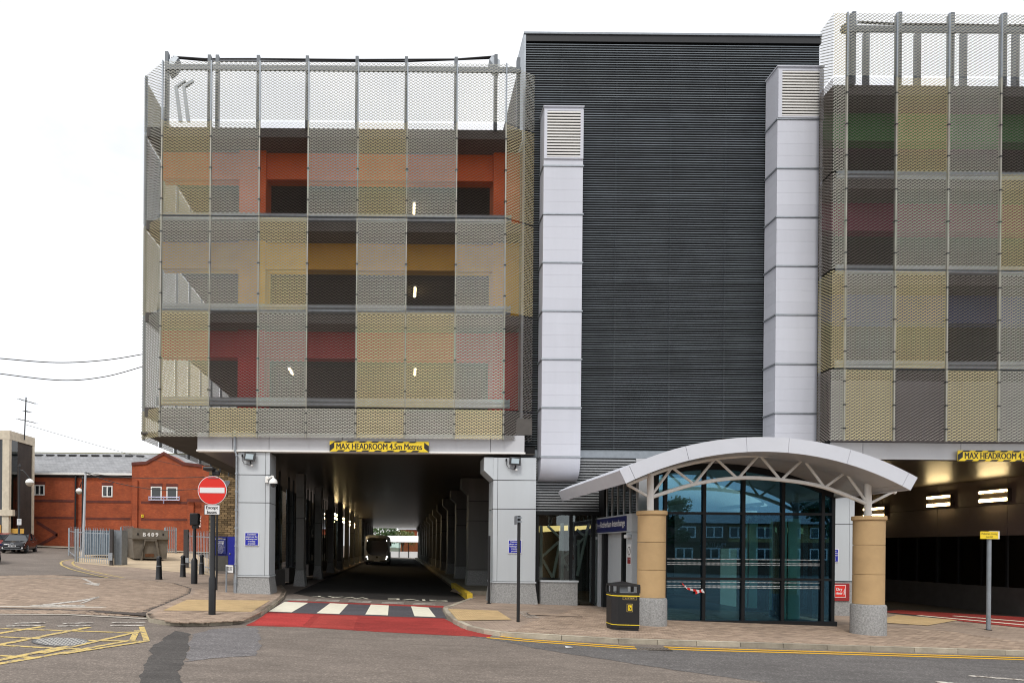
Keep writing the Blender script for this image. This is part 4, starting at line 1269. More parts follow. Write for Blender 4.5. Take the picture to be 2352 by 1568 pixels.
# interior
B('floor', M('dark lobby floor', (0.025, 0.025, 0.026), 0.3, var=0.1), lob, xq0, xq1 - 0.06, YW + 0.13, 40, zfl - 0.3, zfl - 0.02)
m_teal = M('pale teal inner panel', (0.72, 0.90, 0.86), 0.4)
B('inner_ceiling', m_fascia, lob, xq0, xq1 - 0.06, 24.4, 40, 4.3, 4.4)
B('inner_wall', M('inner wall', (0.045, 0.045, 0.045), 0.6, var=0.2), lob, xq0 - 1, xq1 + 1, 33, 33.2, -0.6, 4.3)
for (u0, u1, v0, v1, yy) in ((1866, 1885, 1185, 1412, 21.6), (1811, 1838, 1190, 1421, 20.6), (1801, 1807, 1190, 1421, 20.6), (1713, 1717, 1180, 1396, 22), (1721, 1740, 1180, 1396, 22), (1768, 1778, 1190, 1410, 22.5), (1655, 1692, 1260, 1396, 26)):
    B('inner_panel', m_teal, lob, X(u0, yy, 1300), X(u1, yy, 1300), yy, yy + 0.04, Z(v1, yy, 1800), Z(v0, yy, 1800))
for u in (1764, 1790, 1842, 1862, 1709):
    B('inner_frame', m_frame, lob, X(u, 21.2, 1300) - 0.04, X(u, 21.2, 1300) + 0.04, 21.2, 21.3, zfl, zt2 + 0.2)
B('inner_frame', m_frame, lob, X(1709, 21.2, 1300), xq1 - 0.06, 21.31, 21.39, zt2 + 0.2, zt2 + 0.32)
MB().prism([(X(1710, 20.6, 1390), 20.6, zfl + 0.32), (X(1710, 20.6, 1390), 20.6, zfl + 0.2), (X(1780, 20.3, 1405), 20.3, zfl + 0.1), (X(1780, 20.3, 1405), 20.3, zfl + 0.25)], (0, 0.06, 0)).build('low_rail', m_frame, lob)
for q, (a, b) in enumerate(((A1(640, 445), A1(1058, 398)), (A1(150, 405), A1(330, 372)))):
    t = thing('pendant_lamp', ('white linear pendant lamp hanging inside the glass lobby centre', 'white linear pendant lamp inside the lobby at its left end')[q], 'lamp')
    p, r = P(*a, 21.8), P(*b, 20.6)
    d = (r - p).normalized()
    nn = Vector((d.y, -d.x, 0)) * 0.05
    MB().prism([p - nn, p + nn, p + nn + Vector((0, 0, .1)), p - nn + Vector((0, 0, .1))], r - p).build('body', m_white, t)
    MB().tube([lerp(p, r, 0.7) + Vector((0, 0, .1)), lerp(p, r, 0.68) + Vector((0, 0, .9))], 0.006, 5).build('cord', m_white, t)
t = thing('exit_sign', 'small dark exit sign with white running figure inside the lobby', 'sign', P(*A1(955, 515), 22))
B('plate', M('exit plate', (0.01, 0.03, 0.015), 0.5), t, -0.28, 0.28, -0.015, 0.015, -0.16, 0.16)
MB().prism([(-.2, -.02, -.1), (-.14, -.02, -.1), (-.1, -.02, 0), (-.04, -.02, -.1), (-.01, -.02, -.07), (-.05, -.02, .05), (-.12, -.02, .1), (-.19, -.02, .03)], (0, 0.003, 0)).build('figure', m_signw, t)
MB().prism([(.1, -.02, -.1), (.14, -.02, -.1), (.14, -.02, .02), (.19, -.02, .02), (.12, -.02, .11), (.05, -.02, .02), (.1, -.02, .02)], (0, 0.003, 0)).build('arrow', m_signw, t)
# red and white tape on the glass
t = thing('barrier_tape', 'torn red and white striped tape hanging on the left glass pane', 'tape')
tp = [A1(297, 1118), A1(345, 1165), A1(400, 1180), A1(462, 1190), A1(505, 1198)]
for k, (a, b) in enumerate(zip(tp, tp[1:])):
    for h in range(2):
        p, q = lerp(Vector(a), Vector(b), h / 2), lerp(Vector(a), Vector(b), (h + 1) / 2)
        MB().prism([P(p.x, p.y, YW - .06), P(q.x, q.y, YW - .06), P(q.x + 1.5, q.y + 5, YW - .06), P(p.x + 1.5, p.y + 5, YW - .06)], (0, 0.004, 0)).build('stripe', m_signred if (k * 2 + h) % 2 == 0 else m_signw, t)
for k in range(4):
    p, q = Vector(A1(500 - k * 18, 1198 + k * 8)), Vector(A1(500 - (k + 1) * 18, 1198 + (k + 1) * 8))
    MB().prism([P(p.x, p.y, YW - .07), P(q.x, q.y, YW - .07), P(q.x - 1, q.y - 5, YW - .07), P(p.x - 1, p.y - 5, YW - .07)], (0, 0.004, 0)).build('stripe', m_signw if k % 2 == 0 else m_signred, t)

# left flank of the lobby: portal with sign, doors, glazing above
XF = mxs_[0] - 0.26
def yat(u): return XF * F / (u - U0)
por = thing('door_portal', 'grey door portal with navy sign header on the left flank of the lobby', 'doorway')
yn, yf = yat(1463), yat(1375)
zl = lambda v, u: Z(v, yat(u), u)
zg_ = gz(XF, 20)
hz0, hz1 = zl(1223, 1420), zl(1190, 1420)
B('jamb', m_clad, por, XF - 0.15, XF + 0.25, yn, yn + 0.5, zg_ - 0.1, hz0 - 0.01)
B('jamb', m_clad, por, XF - 0.15, XF + 0.25, yf - 0.55, yf, zg_ - 0.1, hz0 - 0.01)
B('header', m_clad, por, XF - 0.17, XF + 0.25, yn - 0.02, yf + 0.02, hz0, hz1 + 0.08)
B('sign_board', m_navy, por, XF - 0.19, XF - 0.171, yn + 0.42, yf - 0.08, hz0 + 0.03, hz1 + 0.03)
cy = (yn + 0.42 + yf - 0.08) / 2
L = yf - yn - 0.5
text('sign_lettering', 'Rotherham Interchange', m_signw, por, (XF - 0.191, cy - L * 0.1, (hz0 + hz1) / 2 + 0.03), L * 0.74, 0.27, rot=(90, 0, -90), bold=0.012)
text('sign_lettering', 'Travel', m_signw, por, (XF - 0.191, cy + L * 0.335, (hz0 + hz1) / 2 + 0.05), L * 0.1, 0.09, rot=(90, 0, -90))
text('sign_lettering', 'south yorkshire', m_signw, por, (XF - 0.191, cy + L * 0.335, (hz0 + hz1) / 2 - 0.03), L * 0.1, 0.03, rot=(90, 0, -90))
B('sign_emblem', m_signw, por, XF - 0.192, XF - 0.1905, cy + L * 0.395, cy + L * 0.45, (hz0 + hz1) / 2 - 0.07, (hz0 + hz1) / 2 + 0.13)
MB().prism([(XF - 0.194, cy + L * 0.41, (hz0 + hz1) / 2 + b) if k < 4 else (XF - 0.194, cy + L * 0.435, (hz0 + hz1) / 2 + b) for k, b in enumerate((-0.05, 0.02, 0.05, 0.09, 0.09, -0.05))], (0.001, 0, 0)).build('sign_emblem_mark', m_navy, por)
B('sliding_door', m_glside, por, XF + 0.12, XF + 0.14, yn + 0.52, yf - 0.58, zg_, hz0)
B('door_reveal', m_clad, por, XF + 0.1, XF + 0.12, yn + 1.6, yf - 0.58, zg_, hz0)
B('door_frame', m_frame, por, XF + 0.05, XF + 0.15, yn + 1.4, yn + 1.58, zg_, hz0)
for k in range(9):
    y = lerp(yn, yf + 0.8, k / 8)
    B('flank_mullion', m_clad, por, XF - 0.03, XF + 0.03, y - 0.025, y + 0.025, hz1 + 0.1, 3.9)
B('flank_glass', m_glside, por, XF - 0.006, XF + 0.006, yn, yf + 0.8, hz1 + 0.09, 3.9)
B('flank_post', m_frame, por, XF - 0.06, XF + 0.06, yf + 0.82, 23.3, zg_, 3.9)
for k, y in enumerate((yn + 0.12, yf - 0.3)):
    t = thing('wall_lamp', ('small round ended bulkhead lamp on the near portal jamb', 'small round ended bulkhead lamp on the far portal jamb')[k], 'lamp', (XF - 0.15, y, hz0 - 0.14))
    B('body', m_clad, t, -0.14, -0.001, -0.1, 0.22, -0.06, 0.06, bevel=0.03)
    B('lens', m_signw, t, -0.15, -0.139, -0.07, 0.15, -0.04, 0.04, bevel=0.01)
t = thing('no_smoking_sign', 'white no smoking sign with dark red panel on the near jamb', 'sign', (XF - 0.16, yn + 0.16, zl(1272, 1449)))
B('plate', m_signw, t, -0.004, 0.004, -0.12, 0.2, -0.3, 0.3)
B('red_panel', M('maroon panel', (0.25, 0.01, 0.01), 0.5), t, -0.008, -0.005, -0.1, 0.18, -0.28, -0.09)
MB().lathe((-0.006, 0.04, 0.1), [(0.105, -0.003), (0.13, -0.003), (0.13, 0.001), (0.105, 0.001)], 24, 'x').build('ring', m_ink, t)
MB().lathe((-0.007, 0.04, 0.1), [(0.104, -0.003), (0.104, -0.002)], 24, 'x').build('disc', m_signw, t)
MB().prism([(-0.012, -0.04, 0.17), (-0.012, -0.025, 0.185), (-0.012, 0.12, 0.03), (-0.012, 0.105, 0.015)], (0.001, 0, 0)).build('bar', m_ink, t)
text('sign_lettering', 'No Smoking', m_signw, t, (-0.009, 0.04, -0.14), 0.22, 0.035, rot=(90, 0, -90))

# waiting hall front between the left block and the portal
hall = thing('waiting_hall', 'dark glazed waiting hall front with white tube bracing behind the glass', 'building')
YH = 23.6
B('plinth', m_gran, hall, X(1241, YH, 1360), X(1326, YH, 1360), YH - 0.05, YH + 0.3, -0.5, Z(1336, YH, 1280), bevel=0.01)
B('plinth_cap', m_clad, hall, X(1241, YH, 1360) - 0.01, X(1326, YH, 1360) + 0.02, YH - 0.08, YH + 0.3, Z(1336, YH, 1280) + 0.001, Z(1332, YH, 1280))
B('glass_pane', m_glside, hall, X(1236, YH, 1250), X(1312, YH, 1250), YH + 0.1, YH + 0.11, Z(1331, YH, 1280), Z(1176, YH, 1280))
B('glass_pane', m_glside, hall, X(1314, YH, 1250), X(1378, YH, 1250), YH + 0.1, YH + 0.11, Z(1385, YH, 1280), Z(1176, YH, 1280))
for u in (1235, 1313, 1365): B('mullion', m_frame, hall, X(u, YH, 1250) - 0.05, X(u, YH, 1250) + 0.05, YH + 0.05, YH + 0.16, Z(1385, YH, 1280), Z(1176, YH, 1280))
B('head_beam', m_frame, hall, X(1230, YH, 1180), X(1500, YH, 1180), YH, YH + 0.2, Z(1182, YH, 1280), Z(1173, YH, 1280))
def E5(x, y): return (2080 + x * 0.3698) / 1.7415, (1980 + y * 0.3698) / 1.7415
for a, b, r in (((228, 330), (228, 885), .055), ((456, 300), (456, 925), .06), ((235, 665), (420, 500), .045), ((235, 680), (352, 885), .045), ((440, 470), (358, 885), .05), ((465, 670), (528, 615), .04), ((465, 685), (528, 812), .045),
                ((745, 305), (618, 870), .05), ((700, 440), (615, 370), .04), ((612, 540), (695, 460), .04), ((632, 480), (632, 760), .04), ((300, 330), (440, 465), .04)):
    MB().tube([P(*E5(*a), 24.2), P(*E5(*b), 24.2)], r * 1.1, 8).build('brace_tube', m_white, hall, smooth=True)
for (a, b, c, d, yy) in ((172, 520, 325, 400, 30), (612, 762, 322, 380, 30), (172, 300, 405, 425, 38)):
    p, q = P(*E5(a, d), yy), P(*E5(b, c), yy)
    t = MB().prism([(p.x, yy, p.z), (q.x, yy, p.z + 0.1), (q.x, yy, q.z), (p.x, yy, q.z - 0.05)], (0, 0.3, 0)).build('lit_ceiling_trough', m_warm, hall)
B('hall_floor', m_rubber, hall, 4.9, 6.4, 24, 45, -0.35, -0.15)
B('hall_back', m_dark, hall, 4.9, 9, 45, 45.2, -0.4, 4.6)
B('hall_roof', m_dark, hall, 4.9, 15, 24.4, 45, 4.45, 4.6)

# ------------------------------------------------------------------ signs and fittings on the station
def board(name, label, cat, u0, u1, v0, v1, Y, mat, rim=None, thick=0.02):
    um, vm = (u0 + u1) / 2, (v0 + v1) / 2
    c = P(um, vm, Y)
    w, h = (u1 - u0) * Y / F / 2, (v1 - v0) * Y / F / 2
    t = thing(name, label, cat, c)
    if rim:
        B('rim', rim, t, -w, w, 0, thick, -h, h)
        B('face', mat, t, -w + 0.02, w - 0.02, -0.004, 0, -h + 0.02, h - 0.02)
    else:
        B('face', mat, t, -w, w, 0, thick, -h, h)
    return t, w, h

for (u0, u1, v0, v1, Y, lab) in ((757, 985, 1013, 1037, 23.3, 'yellow and black max headroom sign on the fascia of the left bus lane'),
                                 (2200, 2430, 1034.5, 1059, 22.38, 'yellow and black max headroom sign cut off by the right picture edge')):
    t, w, h = board('headroom_sign', lab, 'sign', u0, u1, v0, v1, Y, m_yel)
    t['group'] = 'max headroom signs'
    n = 8
    for k in range(n):
        for s in (-1, 1):
            xx = -w + 2 * w * (k + 0.55) / n
            sl_ = 0.1 * s
            z0, z1 = (h * 0.72, h) if s > 0 else (-h, -h * 0.72)
            xx += 0.1 if s < 0 else 0
            if -w < xx - .2 and xx + .26 < w:
                MB().prism([(xx - 0.1, -0.004, z0), (xx + 0.13, -0.004, z0), (xx + 0.2, -0.004, z1), (xx - 0.03, -0.004, z1)], (0, 0.003, 0)).build('stripe', m_ink, t)
    for s in (-1, 1):
        MB().prism([(s * w, -0.004, -h), (s * w, -0.004, h * .2), (s * (w - .16), -0.004, h * .8), (s * (w - .16), -0.004, -h * .3)], (0, 0.003, 0)).build('corner_stripe', m_ink, t)
    text('sign_lettering', 'MAX HEADROOM 4.5m Metres', m_ink, t, (0, -0.001, 0), w * 1.72, 0.2, bold=0.016)

CT = 'Customers\nplease use the\nwalkways and\ncrossings\nprovided'
for (u0, u1, v0, v1, Y, lab) in ((562, 594, 1222, 1253, 23.42, 'blue customers notice on the left pillar of the bus lane'),
                                 (1167, 1198, 1239, 1270, 23.42, 'blue customers notice on the right pillar, crossed by the slim black post'),
                                 (1896, 1926, 1260, 1290, 23.47, 'blue customers notice on the pier behind the glass lobby corner')):
    t, w, h = board('customer_notice', lab, 'sign', u0, u1, v0, v1, Y, m_blue, m_signw)
    t['group'] = 'blue customers notices'
    text('sign_lettering', CT, m_signw, t, (0, -0.006, 0), w * 1.65, h * 1.65, spacing=1.1, bold=0.012)
t, w, h = board('dry_riser_box', 'red dry riser cabinet on the granite foot behind the right column', 'cabinet', 1912, 1951, 1339, 1379, 23.36, M('dark red box', (0.30, 0.012, 0.012), 0.45), None, 0.1)
B('plate', m_signw, t, -w * 0.78, w * 0.55, -0.008, 0, -h * 0.62, h * 0.82)
B('plate_face', m_signred, t, -w * 0.72, w * 0.49, -0.012, -0.0085, -h * 0.55, h * 0.75)
text('sign_lettering', 'Dry\nriser', m_signw, t, (-w * 0.22, -0.0125, h * 0.12), w * 0.8, h * 0.75, bold=0.02)
for k in range(3):
    MB().prism([(w * .25 + k * .0, -0.015, -h * .35 + k * h * .2), (w * .42, -0.015, -h * .2 + k * h * .2), (w * .4, -0.015, h * .05 + k * h * .2), (w * .36, -0.015, -h * .12 + k * h * .2)], (0, 0.002, 0)).build('flame', m_signw, t)
text('small_notice', 'look left', m_ink, None, (0, 0, 0), 0.2) and None
bpy.data.objects.remove(bpy.data.objects['small_notice'])
t, w, h = board('crossing_notice', 'small yellow notice half hidden behind the right column', 'sign', 2026, 2034, 1226, 1240, 24.0, m_yel)

def floodlight(label, u, v, Y):
    t = thing('floodlight', label, 'floodlight', P(u, v, Y), 'floodlights over the bus lane')
    hd = MB().prism([(-.2, -.16, -.12), (.18, -.16, -.15), (.2, -.1, .14), (-.18, -.1, .16)], (0, 0.1, 0.02)).build('head', m_black, t, bevel=0.012)
    MB().prism([(-.14, -.168, -.07), (.12, -.168, -.09), (.14, -.125, .09), (-.12, -.125, .11)], (0, 0.006, 0)).build('lens', M('lamp lens', (0.35, 0.42, 0.45), 0.1), t)
    MB().tube([(0.02, -.07, -.13), (0.02, -.06, -.2), (0.02, 0.05, -.22)], 0.03, 8).build('bracket', m_black, t)
    MB().lathe((0.06, -0.02, -.27), [(0.035, -.03), (0.045, 0), (0.03, .03)], 10).build('sensor', m_white, t)
    MB().tube([(-.28, 0.03, 0.05), (-.28, 0.0, -.1), (-.2, 0.0, -.22), (0, 0, -.25)], 0.009, 6).build('cable', m_black, t)
    MB().lathe((-.28, 0.02, 0.06), [(0.03, -.04), (0.03, .03), (0.015, .05)], 8).build('socket', m_black, t)
floodlight('black floodlight at the top of the left pillar', 575, 1050, 23.38)
floodlight('black floodlight at the top of the right pillar', 1182, 1060, 23.38)
t = thing('dome_camera', 'white dome security camera on a bracket on the left pillar', 'camera', P(613, 1100, 23.4))
B('wall_plate', m_white, t, -0.05, 0.05, -0.03, 0.03, -0.12, 0.1, bevel=0.01)
MB().tube([(0.03, -.04, 0.0), (0.2, -.12, 0.09), (0.24, -.14, 0.09), (0.25, -.15, 0.0)], 0.035, 10).build('arm', m_white, t, smooth=True)
MB().lathe((0.25, -.15, -.14), [(0.14, -.02), (0.14, .05), (0.1, .12), (0.045, .16)], 20).build('hood', m_white, t, smooth=True)
MB().lathe((0.25, -.15, -.16), [(0.03, -.13), (0.09, -.1), (0.115, -.04), (0.115, .0)], 20).build('dome', m_glsoft, t, smooth=True)
# drain pipe on the left pillar
t = thing('drain_pipe', 'slim grey drain pipe with collars down the left pillar edge', 'pipe')
px_ = X(542, 23.38, 1250)
MB().tube([(px_, 23.36, gz(px_, 23.4)), (px_, 23.36, zf0 - 0.12), (px_ - 0.06, 23.34, zf0 + 0.02), (px_ - 0.06, 23.34, zf1 + 0.1)], 0.035, 10).build('pipe', m_galv, t, smooth=True)
for k in range(8):
    zc = 0.5 + k * 0.62
    MB().lathe((px_, 23.36, zc), [(0.05, -.025), (0.05, .025)], 10).build('collar', m_galv, t)

# ------------------------------------------------------------------ street furniture
def gp(u, v, f=gz):
    g = G(u, v, f)
    return g
# no entry sign
g = gp(487, 1411)
t = thing('no_entry_sign', 'round red no entry sign over an except buses plate on black post', 'road sign', g)
Ys = g.y
hh = lambda v: Z(v, Ys, 487) - g.z
MB().lathe((0, 0, 0), [(0.085, -0.05), (0.085, hh(1328)), (0.06, hh(1322)), (0.055, hh(1100))], 16).build('post', m_black, t, smooth=True)
MB().lathe((0, 0, hh(1098)), [(0.03, 0), (0.03, .17)], 8).build('stub', m_black, t)
zc = hh(1126)
MB().lathe((0, -0.075, zc), [(0.345, 0.0), (0.345, 0.012)], 48, 'y').build('disc_rim', m_signw, t)
MB().lathe((0, -0.082, zc), [(0.33, 0.0), (0.33, 0.006)], 48, 'y').build('disc_face', m_signred, t)
B('disc_bar', m_signw, t, -0.295, 0.295, -0.089, -0.083, zc - 0.065, zc + 0.065)
B('bracket', m_steel, t, -0.1, 0.1, -0.062, -0.05, zc - 0.15, zc + 0.15)
z2 = hh(1170.5)
B('plate_rim', m_ink, t, -0.19, 0.19, -0.075, -0.06, z2 - 0.125, z2 + 0.125, bevel=0.006)
B('plate_face', m_signw, t, -0.175, 0.175, -0.08, -0.0755, z2 - 0.11, z2 + 0.11)
text('sign_lettering', 'Except\nbuses', m_ink, t, (0, -0.081, z2), 0.28, 0.185, bold=0.016, spacing=1.0)
t2 = thing('signal_detector', 'black detector unit mounted on top of the no entry post', 'detector', (g.x, g.y, g.z + hh(1098) + 0.17))
B('hood', m_black, t2, -0.2, 0.05, -0.2, 0.12, 0.0, 0.09, bevel=0.03)
B('body', m_black, t2, -0.02, 0.14, -0.06, 0.1, -0.1, 0.02, bevel=0.02)
B('bracket', m_galv, t2, -0.1, 0.16, -0.1, -0.085, -0.17, -0.155)
# back of a triangular sign farther off
g = P(500, 1116, 24.5)
t = thing('give_way_sign_back', 'grey back of a triangular sign half hidden by the no entry disc', 'road sign', g)
MB().prism([(-.42, 0, .2), (.42, 0, .2), (.44, 0, .14), (.05, 0, -.55), (-.05, 0, -.55), (-.44, 0, .14)], (0, 0.02, 0)).build('plate', m_steel, t)
B('post', m_black, t, -0.03, 0.03, -0.05, -0.01, gz(g.x, 24.5) - g.z, 0.2)
# signal post seen from behind
g = gp(446, 1340)
t = thing('traffic_signal', 'black traffic signal head seen from behind on a slim post', 'traffic signal', g)
hh = lambda v: Z(v, g.y, 446) - g.z
MB().lathe((0, 0, 0), [(0.13, -0.05), (0.13, hh(1286)), (0.1, hh(1283)), (0.065, hh(1280)), (0.065, hh(1205))], 14).build('post', m_black, t, smooth=True)
B('head', m_black, t, -0.18, 0.18, -0.12, 0.15, hh(1206), hh(1178), bevel=0.04)
B('bracket', m_black, t, -0.1, 0.15, -0.05, 0.08, hh(1213), hh(1206.5))
for k in range(2): MB().lathe((0, 0.15, lerp(hh(1206), hh(1178), (k + .5) / 2)), [(0.12, 0), (0.13, .18)], 14, 'y').build('visor', m_black, t)

def bollard(u, v, vt, lab):
    g = gp(u, v)
    h = (v - vt) * g.y / F
    t = thing('bollard', lab, 'bollard', g, 'black cast bollards by the yard')
    MB().lathe((0, 0, 0), [(0.15, -0.05), (0.15, 0.03), (0.135, 0.06), (0.115, h * 0.56)], 20).build('shaft', m_black, t, smooth=True)
    MB().lathe((0, 0, 0), [(0.125, h * 0.56), (0.125, h * 0.585)], 20).build('ring', m_galv, t)
    MB().lathe((0, 0, 0), [(0.112, h * 0.585), (0.098, h * 0.88), (0.12, h * 0.885), (0.12, h * 0.91), (0.09, h * 0.96), (0.03, h)], 20).build('cap', m_black, t, smooth=True)
bollard(365, 1330, 1276, 'leftmost black bollard standing in front of the skip')
bollard(420, 1324.5, 1274, 'middle black bollard beside the fence end post')
bollard(463, 1318.5, 1272, 'rightmost black bollard in front of the right fence run')

# street name plate
g = gp(527, 1360)
t = thing('street_name_sign', 'white street name plate on two short posts beside the left pillar', 'street sign', g)
hh = lambda v: Z(v, g.y, 527) - g.z
dv = Vector((0.24, -0.10, 0))
for s in (-0.55, 0.75): MB().tube([(dv.x * s, dv.y * s + 0.03, -0.05), (dv.x * s, dv.y * s + 0.03, hh(1300))], 0.03, 8).build('post', m_steel, t)
o = B('plate', m_signw, t, -0.3, 0.3, -0.012, 0.012, hh(1314), hh(1297))
o2 = B('plate_frame', m_ink, t, -0.315, 0.315, -0.004, 0.02, hh(1314) - 0.015, hh(1297) + 0.015)
o3 = text('sign_lettering', 'WATER STREET', m_ink, t, (0, -0.014, (hh(1314) + hh(1297)) / 2), 0.52, 0.13)
for q in (o, o2, o3): q.rotation_euler = (0, 0, R(-52))

# slim post in front of the right pillar
g = gp(1190, 1427)
t = thing('sign_post', 'slim black post with small edge on plate before the right pillar', 'post', g)
hh = lambda v: Z(v, g.y, 1190) - g.z
MB().lathe((0, 0, 0), [(0.042, -0.05), (0.042, hh(1184))], 12).build('post', m_black, t, smooth=True)
B('plate', m_steel, t, -0.09, -0.075, -0.2, 0.18, hh(1204), hh(1184))
B('clip', m_steel, t, -0.075, 0.07, -0.05, -0.042, hh(1199), hh(1196))
B('clip', m_steel, t, -0.075, 0.07, -0.05, -0.042, hh(1190), hh(1187))
g = gp(1122, 1385)
t = thing('guard_post', 'thin dark post at the inner corner of the right pillar', 'post', (g.x, g.y - 0.05, g.z))
MB().lathe((0, 0, 0), [(0.04, -0.05), (0.04, Z(1230, g.y, 1122) - g.z)], 10).build('post', m_black, t, smooth=True)
B('foot', m_black, t, -0.07, 0.07, -0.07, 0.07, -0.02, 0.015)
# pedestrian crossing sign
g = gp(2270, 1446)
t = thing('crossing_sign', 'yellow pedestrian crossing look left sign on a grey post', 'sign', g)
hh = lambda v: Z(v, g.y, 2270) - g.z
MB().lathe((0, 0, 0), [(0.055, -0.05), (0.055, hh(1234))], 14).build('post', m_steel, t, smooth=True)
MB().lathe((0, 0, 0), [(0.09, 0.0), (0.09, 0.02)], 14).build('foot', m_black, t)
k = g.y / F
B('plate', m_yel, t, -26 * k, 15 * k, -0.09, -0.075, hh(1237), hh(1220))
B('plate_back', m_signw, t, 4 * k, 28 * k, 0.06, 0.075, hh(1237), hh(1219))
B('clip', m_steel, t, -0.06, 0.06, -0.074, 0.059, hh(1233), hh(1230))
text('sign_lettering', 'Pedestrian crossing\nlook left', m_ink, t, (-5.5 * k, -0.091, (hh(1237) + hh(1220)) / 2), 36 * k, 12 * k)

# litter bin
g = gp(1436, 1447)
t = thing('litter_bin', 'black octagonal litter bin with yellow bands beside the left column', 'bin', g)
k = g.y / F
W, H = 29 * k, 112 * k
oc = [(-W, 0.12), (-W * 0.62, -0.02), (W, -0.10), (W, 0.40), (W * 0.6, 0.55), (-W, 0.5)]
def ring(z0, z1, s=1.0, name='body', m=m_black):
    c = Vector((0, 0.22))
    return MB().prism([(c.x + (x - c.x) * s, c.y + (y - c.y) * s, z0) for x, y in oc], (0, 0, z1 - z0)).build(name, m, t, bevel=0.004)
ring(0, H * 0.05, 0.96, 'foot')
ring(H * 0.05, H * 0.70, 1.0, 'body')
ring(H * 0.70, H * 0.72, 1.02, 'yellow_band', m_yel)
ring(H * 0.11, H * 0.125, 1.015, 'yellow_band', m_yel)
ring(H * 0.72, H * 0.77, 1.0, 'body_rim')
for (x, y) in oc: B('corner_post', m_black, t, x * 0.96 - 0.03, x * 0.96 + 0.03, 0.22 + (y - 0.22) * 0.92 - 0.03, 0.22 + (y - 0.22) * 0.92 + 0.03, H * 0.77, H * 0.91)
ring(H * 0.77, H * 0.78, 0.7, 'liner', m_galv)
B('inner_liner', m_galv, t, -0.1, 0.12, 0.2, 0.3, H * 0.78, H * 0.9)
ring(H * 0.905, H * 0.945, 1.04, 'lid_rim')
mb = MB()
c = (0, 0.22, H)
for a, b in zip(oc, oc[1:] + oc[:1]):
    mb.quad((a[0] * 1.02, a[1], H * 0.945), (b[0] * 1.02, b[1], H * 0.945), c)
mb.build('lid', m_black, t)
def onface(name, pts, m, off):
    """piece on the long front face of the bin, which runs slightly towards the road on the right"""
    a, b = Vector(oc[1]), Vector(oc[2])
    d = (b - a).normalized()
    nn = Vector((d.y, -d.x))
    q = [(a.x + d.x * s + nn.x * off, a.y + d.y * s + nn.y * off, z) for s, z in pts]
    return MB().prism(q, (nn.x * 0.003, nn.y * 0.003, 0)).build(name, m, t)
LF = (Vector(oc[2]) - Vector(oc[1])).length
rot = math.degrees(math.atan2(oc[2][1] - oc[1][1], oc[2][0] - oc[1][0]))
s0 = LF * 0.55
m_gold = M('gold print', (0.62, 0.47, 0.16), 0.5)
def rect(s, z, w, h): return [(s - w, z - h), (s + w, z - h), (s + w, z + h), (s - w, z + h)]
onface('plate_edge', rect(s0, H * 0.665, 0.16, 0.036), m_gold, 0.001)
onface('plate_face', rect(s0, H * 0.665, 0.153, 0.03), m_black, 0.003)
onface('emblem_edge', rect(s0, H * 0.47, 0.068, 0.095), m_gold, 0.001)
onface('emblem_face', rect(s0, H * 0.47, 0.061, 0.088), m_black, 0.003)
onface('emblem_panel', rect(s0, H * 0.47, 0.042, 0.062), m_yel, 0.005)
onface('emblem_figure', [(s0 - .025, H * .47 - .045), (s0 - .012, H * .47 - .045), (s0 - .012, H * .47 + .01), (s0 + .005, H * .47 + .018), (s0 + .005, H * .47 + .024), (s0 - .012, H * .47 + .03), (s0 - .012, H * .47 + .045), (s0 - .024, H * .47 + .045)], m_ink, 0.007)
onface('emblem_bin', rect(s0 + 0.018, H * 0.47 - 0.015, 0.012, 0.024), m_ink, 0.007)
a = Vector(oc[1]) + (Vector(oc[2]) - Vector(oc[1])).normalized() * s0
text('bin_lettering', 'LITTER', m_gold, t, (a.x, a.y - 0.009, H * 0.665), 0.21, 0.032, rot=(90, 0, rot), spacing=1)

# ------------------------------------------------------------------ palisade fences, skip and yard clutter
pale_me = {}
def pale(parent, x, y, z, h, ang):
    key = round(h, 1)
    if key not in pale_me:
        mb = MB()
        w = 0.035
        mb.prism([(-w, 0, 0), (-w * .4, -.014, 0), (w * .4, -.014, 0), (w, 0, 0), (w * .4, -.006, 0), (-w * .4, -.006, 0)], (0, 0, h - 0.12))
        mb.prism([(-w, -.004, h - .12), (w, -.004, h - .12), (w * .9, -.03, h - .04), (w * .25, -.045, h), (-w * .25, -.045, h), (-w * .9, -.03, h - .04)], (0, 0.006, 0))
        me = mb.mesh('pale')
        me.materials.append(m_galv)
        pale_me[key] = me
    o = bpy.data.objects.new('pale', pale_me[key])
    COL.objects.link(o)
    o.parent = parent
    o.location = (x, y, z)
    o.rotation_euler = (random.gauss(0, .008), random.gauss(0, .012), ang)
def fence(label, a, b, h, n, posts=2):
    """a, b: ground points"""
    t = thing('palisade_fence', label, 'fence', (0, 0, 0), 'palisade fence runs round the yard')
    a, b = Vector(a), Vector(b)
    d = b - a
    ang = math.atan2(d.y, d.x)
    for k in range(n):
        p = lerp(a, b, (k + 0.5) / n)
        pale(t, p.x, p.y, gz(p.x, p.y) + 0.06, h, ang)
    nn = Vector((-math.sin(ang), math.cos(ang), 0)) * 0.05
    for f in (0.14, 0.86):
        p, q = a + Vector((0, 0, h * f)), b + Vector((0, 0, h * f))
        MB().prism([p, q, q + Vector((0, 0, .05)), p + Vector((0, 0, .05))], nn).build('rail', m_galv, t)
    for k in range(posts):
        p = lerp(a, b, k / max(1, posts - 1)) + nn
        B('post', m_galv, t, p.x - .05, p.x + .05, p.y - .02, p.y + .08, p.z - 0.1, p.z + h * 0.98)
    return t
fa, fb, fc = gp(177, 1290.5), gp(252, 1297.5), gp(196, 1276)
fence('front galvanised palisade fence run left of the skip', fa, fb, 2.15, 15)
